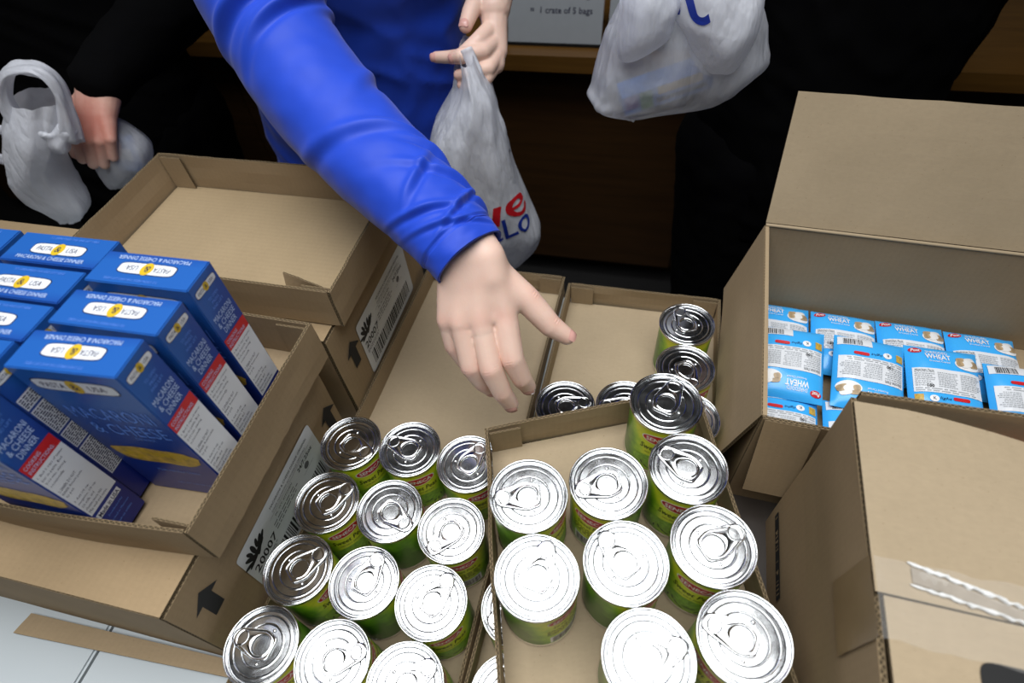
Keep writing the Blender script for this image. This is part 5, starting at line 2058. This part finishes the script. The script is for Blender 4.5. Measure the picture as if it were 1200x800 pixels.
K_TORSO = [(0, 0, -0.10, 0.205, 0.140), (0, -0.005, 0.02, 0.205, 0.140), (0, -0.01, 0.16, 0.195, 0.132), (0, -0.015, 0.30, 0.195, 0.130), (0, -0.02, 0.46, 0.212, 0.128), (0, -0.02, 0.60, 0.205, 0.110),
           (0, -0.022, 0.665, 0.120, 0.080), (0, -0.024, 0.70, 0.066, 0.062)]


def black_person(label, x, y, armR, armL, hands, k=1.0, leg_dx=0.10, turn=0.0):
    ts = [(p[0] + x, p[1] + y, p[2], p[3] * k, p[4] * k) for p in K_TORSO]
    legs = []
    for s in (-1, 1):
        legs.append([(V3((x + s * leg_dx, y, 0.02)), 0.115), (V3((x + s * leg_dx, y - 0.02, -0.32)), 0.080), (V3((x + s * leg_dx, y + 0.02, -0.68)), 0.055), (V3((x + s * leg_dx, y - 0.06, -0.722)), 0.038)])
    rt, of = figure(label, x, y, ts, legs, [armR, armL], ((x, y - 0.055, 0.828), turn, R(14)), None, hands)
    trousers(rt, of, ts, legs, 'charcoal_cloth')
    jacket(rt, of, ts, [armR, armL], 'black_cloth', name='coat', folds=0.005)
    return rt


# left: the arm on the image right comes forward and down to the bag
lw = V3((-0.590, 0.922, 0.232))
lh = simple_hand(lw, (-0.25, -0.62, -0.62), (-0.85, 0.20, 0.25), (-0.35, 0.45, -0.80), 1.05, k=0.86)
lh['flush'].append((lw + V3((-0.02, -0.04, -0.03)), 0.09, 0.55))  # shaded red of this hand painted in as extra flush
black_person('person in black coat and trousers at the left, holding a knotted white bag', -0.775, 1.215,
             [(V3((-0.985, 1.19, 0.585)), 0.080), (V3((-1.06, 1.13, 0.30)), 0.062), (V3((-0.985, 0.985, 0.14)), 0.044)],
             [(V3((-0.590, 1.19, 0.585)), 0.080), (V3((-0.470, 1.135, 0.300)), 0.064), (V3((-0.530, 1.02, 0.268)), 0.052), (lw + V3((0.002, 0.010, 0.006)), 0.041)],
             [lh, simple_hand((-0.97, 0.955, 0.125), (0.3, -0.9, -0.3), (0.9, 0.3, 0.0), (0.1, -0.3, -0.9), 0.5)])
rw = V3((0.268, 0.800, 0.475))
rh = simple_hand(rw, (-0.05, -0.75, -0.55), (0.95, -0.1, 0.0), (0.0, 0.45, -0.85), 0.9)
black_person('person in black coat at the right behind the cereal carton, holding a white bag', 0.555, 0.905,
             [(V3((0.355, 0.90, 0.585)), 0.080), (V3((0.330, 0.975, 0.330)), 0.062), (V3((0.285, 0.845, 0.455)), 0.042)],
             [(V3((0.755, 0.90, 0.585)), 0.080), (V3((0.810, 0.985, 0.310)), 0.064), (V3((0.800, 0.985, 0.09)), 0.046)],
             [rh, simple_hand((0.800, 0.985, 0.065), (0.0, -0.1, -1), (0.0, -1.0, 0.1), (-1.0, 0.0, 0.0), 0.4)], leg_dx=0.105)


# ---------------------------------------------------------------- plastic bags
def bag_rings(mb, rows, y, depth, nseg=40, wr=0.004, seed=0.0, cap=True):
    """rows (xl, zl, xr, zr): left and right edge of the bag at successive heights; depth(i) half depth"""
    rws = []
    for i, r_ in enumerate(rows):
        xl, zl, xr, zr = r_[:4]
        yc = r_[4] if len(r_) > 4 else y
        c = V3(((xl + xr) / 2, yc, (zl + zr) / 2))
        h = V3(((xr - xl) / 2, 0, (zr - zl) / 2))
        b = depth(i / (len(rows) - 1))
        row = []
        for j in range(nseg):
            t = 2 * math.pi * j / nseg
            ct, st = math.cos(t), math.sin(t)
            w = noise.noise(V3((ct * 2.3 + seed, st * 2.3, c.z * 7))) * wr * 1.6 + (1 - abs(noise.noise(V3((ct * 4.5 + seed, st * 4.5 + 2, c.z * 14 + ct * 2))))) ** 3 * wr * 0.9
            p = c + h * (math.copysign(abs(ct) ** 0.85, ct)) + V3((0, math.copysign(abs(st) ** 0.62, st) * b, 0))
            row.append(p + V3((ct * w * 0.5, st * w, 0)))
        rws.append(row)
    b0 = mb.grid(rws, close=True)
    if cap:
        mb.face([b0 + (len(rows) - 1) * nseg + j for j in range(nseg)])
    return rws


def densify(rows, n=5):
    return [tuple(r_) for r_ in catmull(rows, n)]


def strap(mb, pts, nseg=14, wr=0.0015, seed=0.0, hint=(0, 1, 0)):
    path_ = catmull(pts, 7)
    loft(mb, path_, nseg, hint, lambda s, th, c: wr * noise.noise(V3((s * 6 + seed, math.cos(th) * 1.8, math.sin(th) * 1.8))) * 2, caps=True)


def project_print(obj, cols, parent, direction, lift=0.0012):
    """wrap flat lettering onto the bag: every point is dropped onto the plastic along 'direction'"""
    me = obj.data
    tree = BVHTree.FromPolygons([v.co for v in me.vertices], [p.vertices for p in me.polygons])
    d = V3(direction).normalized()
    for c, mb in cols.items():
        bm = bmesh.new()
        vv_ = [bm.verts.new(v) for v in mb.v]
        for f_ in mb.f:
            try:
                bm.faces.new([vv_[i] for i in f_])
            except ValueError:
                pass
        bmesh.ops.triangulate(bm, faces=bm.faces[:])
        bmesh.ops.subdivide_edges(bm, edges=[e_ for e_ in bm.edges if e_.calc_length() > 0.004], cuts=2)
        bmesh.ops.triangulate(bm, faces=bm.faces[:])
        miss = []
        for v in bm.verts:
            hit = tree.ray_cast(v.co - d * 0.4, d)
            if hit[0] is not None and abs(hit[1].dot(d)) > 0.08:
                v.co = hit[0] - d * lift
            else:
                miss.append(v)
        bmesh.ops.delete(bm, geom=miss, context='VERTS')
        me2 = bpy.data.meshes.new('print')
        bm.to_mesh(me2); bm.free()
        me2.materials.append(M[c])
        link_obj('printed_lettering', me2, parent)['kind'] = 'stuff'


# bag of the person in blue
b1 = thing('plastic_bag', 'white grocery bag with red and blue lettering hanging from the blue person\'s hand', 'bag', (-0.02, 0.80, -0.10), 0, 'white plastic bags')
o1 = V3((-0.02, 0.80, -0.10))


def local_rows(rows, o):
    return [(r_[0] - o.x, r_[1] - o.z, r_[2] - o.x, r_[3] - o.z) + tuple(q - o.y for q in r_[4:]) for r_ in rows]
BAG1 = [(-0.0274, 0.2848, -0.0138, 0.2834), (-0.0269, 0.2617, -0.0049, 0.2594), (-0.0336, 0.2384, 0.0079, 0.2339), (-0.0582, 0.2028, 0.0142, 0.1947), (-0.0871, 0.1652, 0.0222, 0.1524), (-0.1051, 0.1078, 0.0339, 0.0907), (-0.1056, 0.0417, 0.0556, 0.0208), (-0.1031, -0.0038, 0.0686, -0.0268), (-0.0989, -0.043, 0.0566, -0.0644), (-0.0775, -0.0869, 0.0251, -0.1015)]
mb = MB()
RINGS1 = bag_rings(mb, densify(local_rows(BAG1, o1), 6), 0.0, lambda s: 0.030 + 0.038 * math.sin(math.pi * min(1, s * 0.85 + 0.12)), wr=0.0045, seed=1.0)
body1 = mb.build('bag_body', 'bag', b1, True)
mb = MB()
strap(mb, [(-0.019 - o1.x, 0.800 - o1.y, 0.2875 - o1.z, 0.0075, 0.008), (-0.0115 - o1.x, 0.787 - o1.y, 0.262 - o1.z, 0.0095, 0.006), (-0.006 - o1.x, 0.783 - o1.y, 0.225 - o1.z, 0.0150, 0.007), (0.000 - o1.x, 0.782 - o1.y, 0.185 - o1.z, 0.022, 0.012),
           (-0.004 - o1.x, 0.785 - o1.y, 0.140 - o1.z, 0.032, 0.020)], seed=3)
mb.build('front_handle', 'bag', b1, True)
mb = MB()
strap(mb, [(-0.022 - o1.x, 0.806 - o1.y, 0.283 - o1.z, 0.006, 0.006), (-0.034 - o1.x, 0.822 - o1.y, 0.250 - o1.z, 0.007, 0.006), (-0.038 - o1.x, 0.826 - o1.y, 0.215 - o1.z, 0.011, 0.007), (-0.044 - o1.x, 0.822 - o1.y, 0.175 - o1.z, 0.022, 0.014),
           (-0.045 - o1.x, 0.815 - o1.y, 0.135 - o1.z, 0.034, 0.022)], seed=5)
mb.build('back_handle', 'bag', b1, True)


def on_rings(rws, zc):
    """map (arc length from the front middle, height) onto the rings of a bag"""
    zs = [sum(p.z for p in r_) / len(r_) for r_ in rws]

    def mp_(u, v, l):
        z = zc + v
        i = 0
        while i < len(zs) - 2 and zs[i + 1] > z:
            i += 1
        t = min(1.0, max(0.0, (zs[i] - z) / max(1e-6, zs[i] - zs[i + 1])))
        out = []
        for r_ in (rws[i], rws[i + 1]):
            k = len(r_)
            # walk along the ring from the front
            j = int(k * 0.75)
            left = abs(u)
            st = 1 if u >= 0 else -1
            while True:
                a, b = r_[j % k], r_[(j + st) % k]
                d = (b - a).length
                if left <= d or d < 1e-9:
                    out.append(a.lerp(b, left / max(d, 1e-9)))
                    break
                left -= d
                j += st
        p = out[0].lerp(out[1], t)
        c = sum(rws[i], V3()) / len(rws[i])
        n = V3((p.x - c.x, (p.y - c.y) * 1.6, 0)).normalized()
        return p + n * (l + 0.0009)
    return mp_


pr = Print()
mpb = on_rings(RINGS1, 0.046 - o1.z)
for k_ in (-0.0016, -0.0008, 0.0, 0.0008, 0.0016):
    pr.text('bag_red', mpb, 'Save', 0.088 + k_, 0.036, h=0.054, w=0.190, res=5, align='r', rot=0.22, lift=0.0003 + k_ * 0.05, fine=0.004)
pr.text('bag_blue', mpb, 'aLo', 0.084, -0.004, h=0.042, w=0.088, shear=0.3, res=5, align='r', rot=0.22, bold=0.008, lift=0.0006, fine=0.004)
pr.build('printed_lettering', b1)

# bag held by the person at the right
o3 = V3((0.25, 0.74, 0.20))
b3 = thing('plastic_bag', 'white plastic bag with a blue letter and a packet inside, held at top right', 'bag', tuple(o3), 0, 'white plastic bags')
BAG3 = [(0.2074, 0.4005, 0.2661, 0.3951), (0.1907, 0.3764, 0.3119, 0.365), (0.1782, 0.3503, 0.3377, 0.3349), (0.1612, 0.313, 0.3538, 0.2935), (0.1551, 0.2907, 0.3602, 0.2694), (0.1487, 0.2662, 0.338, 0.2461), (0.1441, 0.2438, 0.3105, 0.2256), (0.1402, 0.2263, 0.2365, 0.2156), (0.175, 0.2088, 0.206, 0.2053)]
LOBE_L = [(0.1572, 0.3752), (0.1577, 0.3151), (0.1772, 0.301), (0.2165, 0.3208), (0.2223, 0.343), (0.2261, 0.3686), (0.2001, 0.4003), (0.1724, 0.4029)]
LOBE_R = [(0.222, 0.3448), (0.2603, 0.2839), (0.286, 0.2706), (0.3063, 0.2748), (0.3216, 0.3061), (0.3248, 0.3438), (0.313, 0.3774), (0.2682, 0.402), (0.2286, 0.3936)]

mb = MB()
bag_rings(mb, densify(local_rows(BAG3, o3), 6), 0.0, lambda s: 0.012 + 0.05 * math.sin(math.pi * min(1, s * 0.9 + 0.05)), wr=0.006, seed=7.0, nseg=56)
body3 = mb.build('bag_body', 'bag_clear', b3, True)


def lobe(mb, pts, y, bul, seed):
    """draped puffy flap of plastic: outline polygon (x, z), bulging to the front"""
    cx_ = sum(p[0] for p in pts) / len(pts); cz_ = sum(p[1] for p in pts) / len(pts)
    ring = catmull(pts + [pts[0]], 6)[:-1]
    for s in (1, -1):
        rows_ = []
        for q in range(9):
            k = q / 8
            rows_.append([V3((cx_ + (p[0] - cx_) * k, y - s * bul * (1 - k ** 2.5) - 0.006 * s * noise.noise(V3(((cx_ + (p[0] - cx_) * k) * 28 + seed, (cz_ + (p[1] - cz_) * k) * 28, 1.0))) * (1 - k), cz_ + (p[1] - cz_) * k)) for p in ring])
        mb.grid(rows_, close=True, flip=(s > 0))


def XZ(lst, o):
    return [(a - o.x, b - o.z) for a, b in lst]


mb = MB()
lobe(mb, XZ(LOBE_L, o3), -0.052, 0.030, 2.0)
mb.build('left_fold', 'bag', b3, True)
mb = MB()
lobe(mb, XZ(LOBE_R, o3), -0.050, 0.040, 5.0)
lr = mb.build('right_fold', 'bag', b3, True)
mb = MB()
strap(mb, [(0.235 - o3.x, 0, 0.40 - o3.z, 0.035, 0.025), (0.248 - o3.x, 0.005, 0.432 - o3.z, 0.018, 0.014), (0.262 - o3.x, 0.006, 0.452 - o3.z, 0.012, 0.010)], seed=8)
mb.build('gathered_neck', 'bag', b3, True)
pr = Print()
mpb = flat(V3((0.222, 0.55, 0.366)) - o3, V3((0.97, 0, 0.24)), V3((-0.24, 0, 0.97)))
pr.text('bag_blue', mpb, 'ot', -0.002, 0.0, h=0.048, w=0.056, shear=-0.15, bold=0.01, res=8)
project_print(lr, pr.mb, b3, (0, 1, 0), 0.0015)

# packet in that bag
pk = thing('wrapped_packet', 'blue wrapped packet inside the white bag at top right', 'packet', (0.235, 0.735, 0.2435), 0)
mb = MB()
xf = Matrix.Rotation(R(-14), 4, 'Y')
mb.box((-0.058, -0.022, -0.013), (0.058, 0.018, 0.013), 0, xf)
mb.build('wrapper', 'pack_blue', pk)
pr = Print()
mpp = lambda u, v, l: xf @ V3((u, -0.0223 - l, v))
pr.rect('pack_violet', mpp, -0.056, -0.038, -0.006, 0.012)
pr.rect('pack_green', mpp, -0.036, -0.02, -0.012, 0.012)
pr.rect('gold_box', mpp, -0.012, 0.045, 0.002, 0.013)
pr.rect('sign_ink', mpp, -0.015, 0.05, -0.008, -0.002)
pr.build({'pack_violet': 'violet_field', 'pack_green': 'green_field', 'gold_box': 'tan_field', 'sign_ink': 'dark_lettering'}, pk)

# knotted bag at the left
o2 = V3((-0.68, 0.86, 0.06))
b2 = thing('plastic_bag', 'knotted white plastic bag with looped handles at the left edge', 'bag', tuple(o2), 0, 'white plastic bags')
BAG2 = [(-0.6772, 0.2586, -0.6107, 0.2513), (-0.7043, 0.2285, -0.6266, 0.2197), (-0.7257, 0.1959, -0.6483, 0.1868), (-0.7383, 0.1677, -0.6716, 0.1597), (-0.7514, 0.146, -0.6809, 0.1374), (-0.7601, 0.1147, -0.6827, 0.1049), (-0.7496, 0.0791, -0.6872, 0.071), (-0.7403, 0.0564, -0.7052, 0.0518)]
mb = MB()
bag_rings(mb, densify(local_rows(BAG2, o2), 6), 0.0, lambda s: 0.022 + 0.028 * math.sin(math.pi * min(1, s + 0.05)), wr=0.006, seed=11.0)
body2 = mb.build('bag_body', 'bag', b2, True)
mb = MB()
L2 = lambda x, y, z, a, b: (x - o2.x, y - o2.y, z - o2.z, a, b)
strap(mb, [L2(-0.668, 0.845, 0.190, 0.020, 0.012), L2(-0.680, 0.842, 0.232, 0.010, 0.013), L2(-0.672, 0.845, 0.270, 0.007, 0.014), L2(-0.650, 0.850, 0.297, 0.006, 0.014), L2(-0.620, 0.852, 0.303, 0.006, 0.015), L2(-0.600, 0.850, 0.284, 0.007, 0.014),
           L2(-0.604, 0.846, 0.245, 0.009, 0.012), L2(-0.628, 0.842, 0.200, 0.018, 0.012)], seed=2, nseg=28, wr=0.0032)
mb.build('looped_handle', 'bag', b2, True)
mb = MB()
for k in range(9):
    r2 = random.Random(40 + k)
    ball(mb, V3((-0.650 + r2.uniform(-0.028, 0.028), 0.842 + r2.uniform(-0.01, 0.01), 0.205 + r2.uniform(-0.016, 0.022))) - o2, (r2.uniform(0.012, 0.022), r2.uniform(0.010, 0.016), r2.uniform(0.010, 0.020)))
me = melt(mb, 0.004, 2)
nrm_ = [v.normal.copy() for v in me.vertices]
for v, n_ in zip(me.vertices, nrm_):
    v.co += n_ * (0.005 * (1 - abs(noise.noise(v.co * 45))) ** 3 - 0.002)
mesh_obj('knot', me, 'bag', b2, V3())
mb = MB()
strap(mb, [L2(-0.690, 0.86, 0.160, 0.012, 0.006), L2(-0.715, 0.862, 0.150, 0.011, 0.005), L2(-0.748, 0.864, 0.158, 0.010, 0.004), L2(-0.775, 0.864, 0.172, 0.009, 0.004)], seed=4, hint=(0, 1, 0))
strap(mb, [L2(-0.672, 0.86, 0.205, 0.010, 0.006), L2(-0.700, 0.862, 0.205, 0.009, 0.005), L2(-0.730, 0.864, 0.212, 0.008, 0.004), L2(-0.760, 0.864, 0.22, 0.008, 0.004)], seed=6)
mb.build('loose_handle', 'bag', b2, True)
pr = Print()
mpb = flat(V3((-0.684, 0.70, 0.125)) - o2, (0.8, 0, -0.6), (0.6, 0, 0.8))
pr.text('bag_red', mpb, 'S', 0.030, 0.030, h=0.034, w=0.028, bold=0.04, rot=-0.6, res=5)
project_print(body2, pr.mb, b2, (0, 1, 0), 0.0015)

# clear bag of blue packets beside it
pb = thing('plastic_bag', 'small cloudy bag of blue printed packets beside the knotted bag', 'bag', (-0.60, 0.905, 0.08), 0, 'white plastic bags')
ob_ = V3((-0.62, 0.885, 0.08))
mb = MB()
bag_rings(mb, densify(local_rows([(-0.655, 0.190, -0.610, 0.188), (-0.668, 0.170, -0.596, 0.168), (-0.672, 0.140, -0.582, 0.140), (-0.676, 0.108, -0.590, 0.112), (-0.678, 0.082, -0.625, 0.088), (-0.670, 0.074, -0.650, 0.077)], ob_), 5), 0.0,
          lambda s: 0.012 + 0.022 * math.sin(math.pi * min(1, s + 0.05)), wr=0.004, seed=21.0)
pbb = mb.build('film', 'bag_clear', pb, True)
mb = MB()
mb.box((-0.030, -0.010, 0.022), (0.004, 0.006, 0.080), 0, Matrix.Rotation(R(12), 4, 'Y'))
mb.build('packet', 'pack_blue', pb)
mb = MB()
mb.box((-0.022, -0.0125, 0.045), (0.002, -0.0102, 0.065), 0, Matrix.Rotation(R(12), 4, 'Y'))
mb.build('packet_label', 'panel_white', pb)
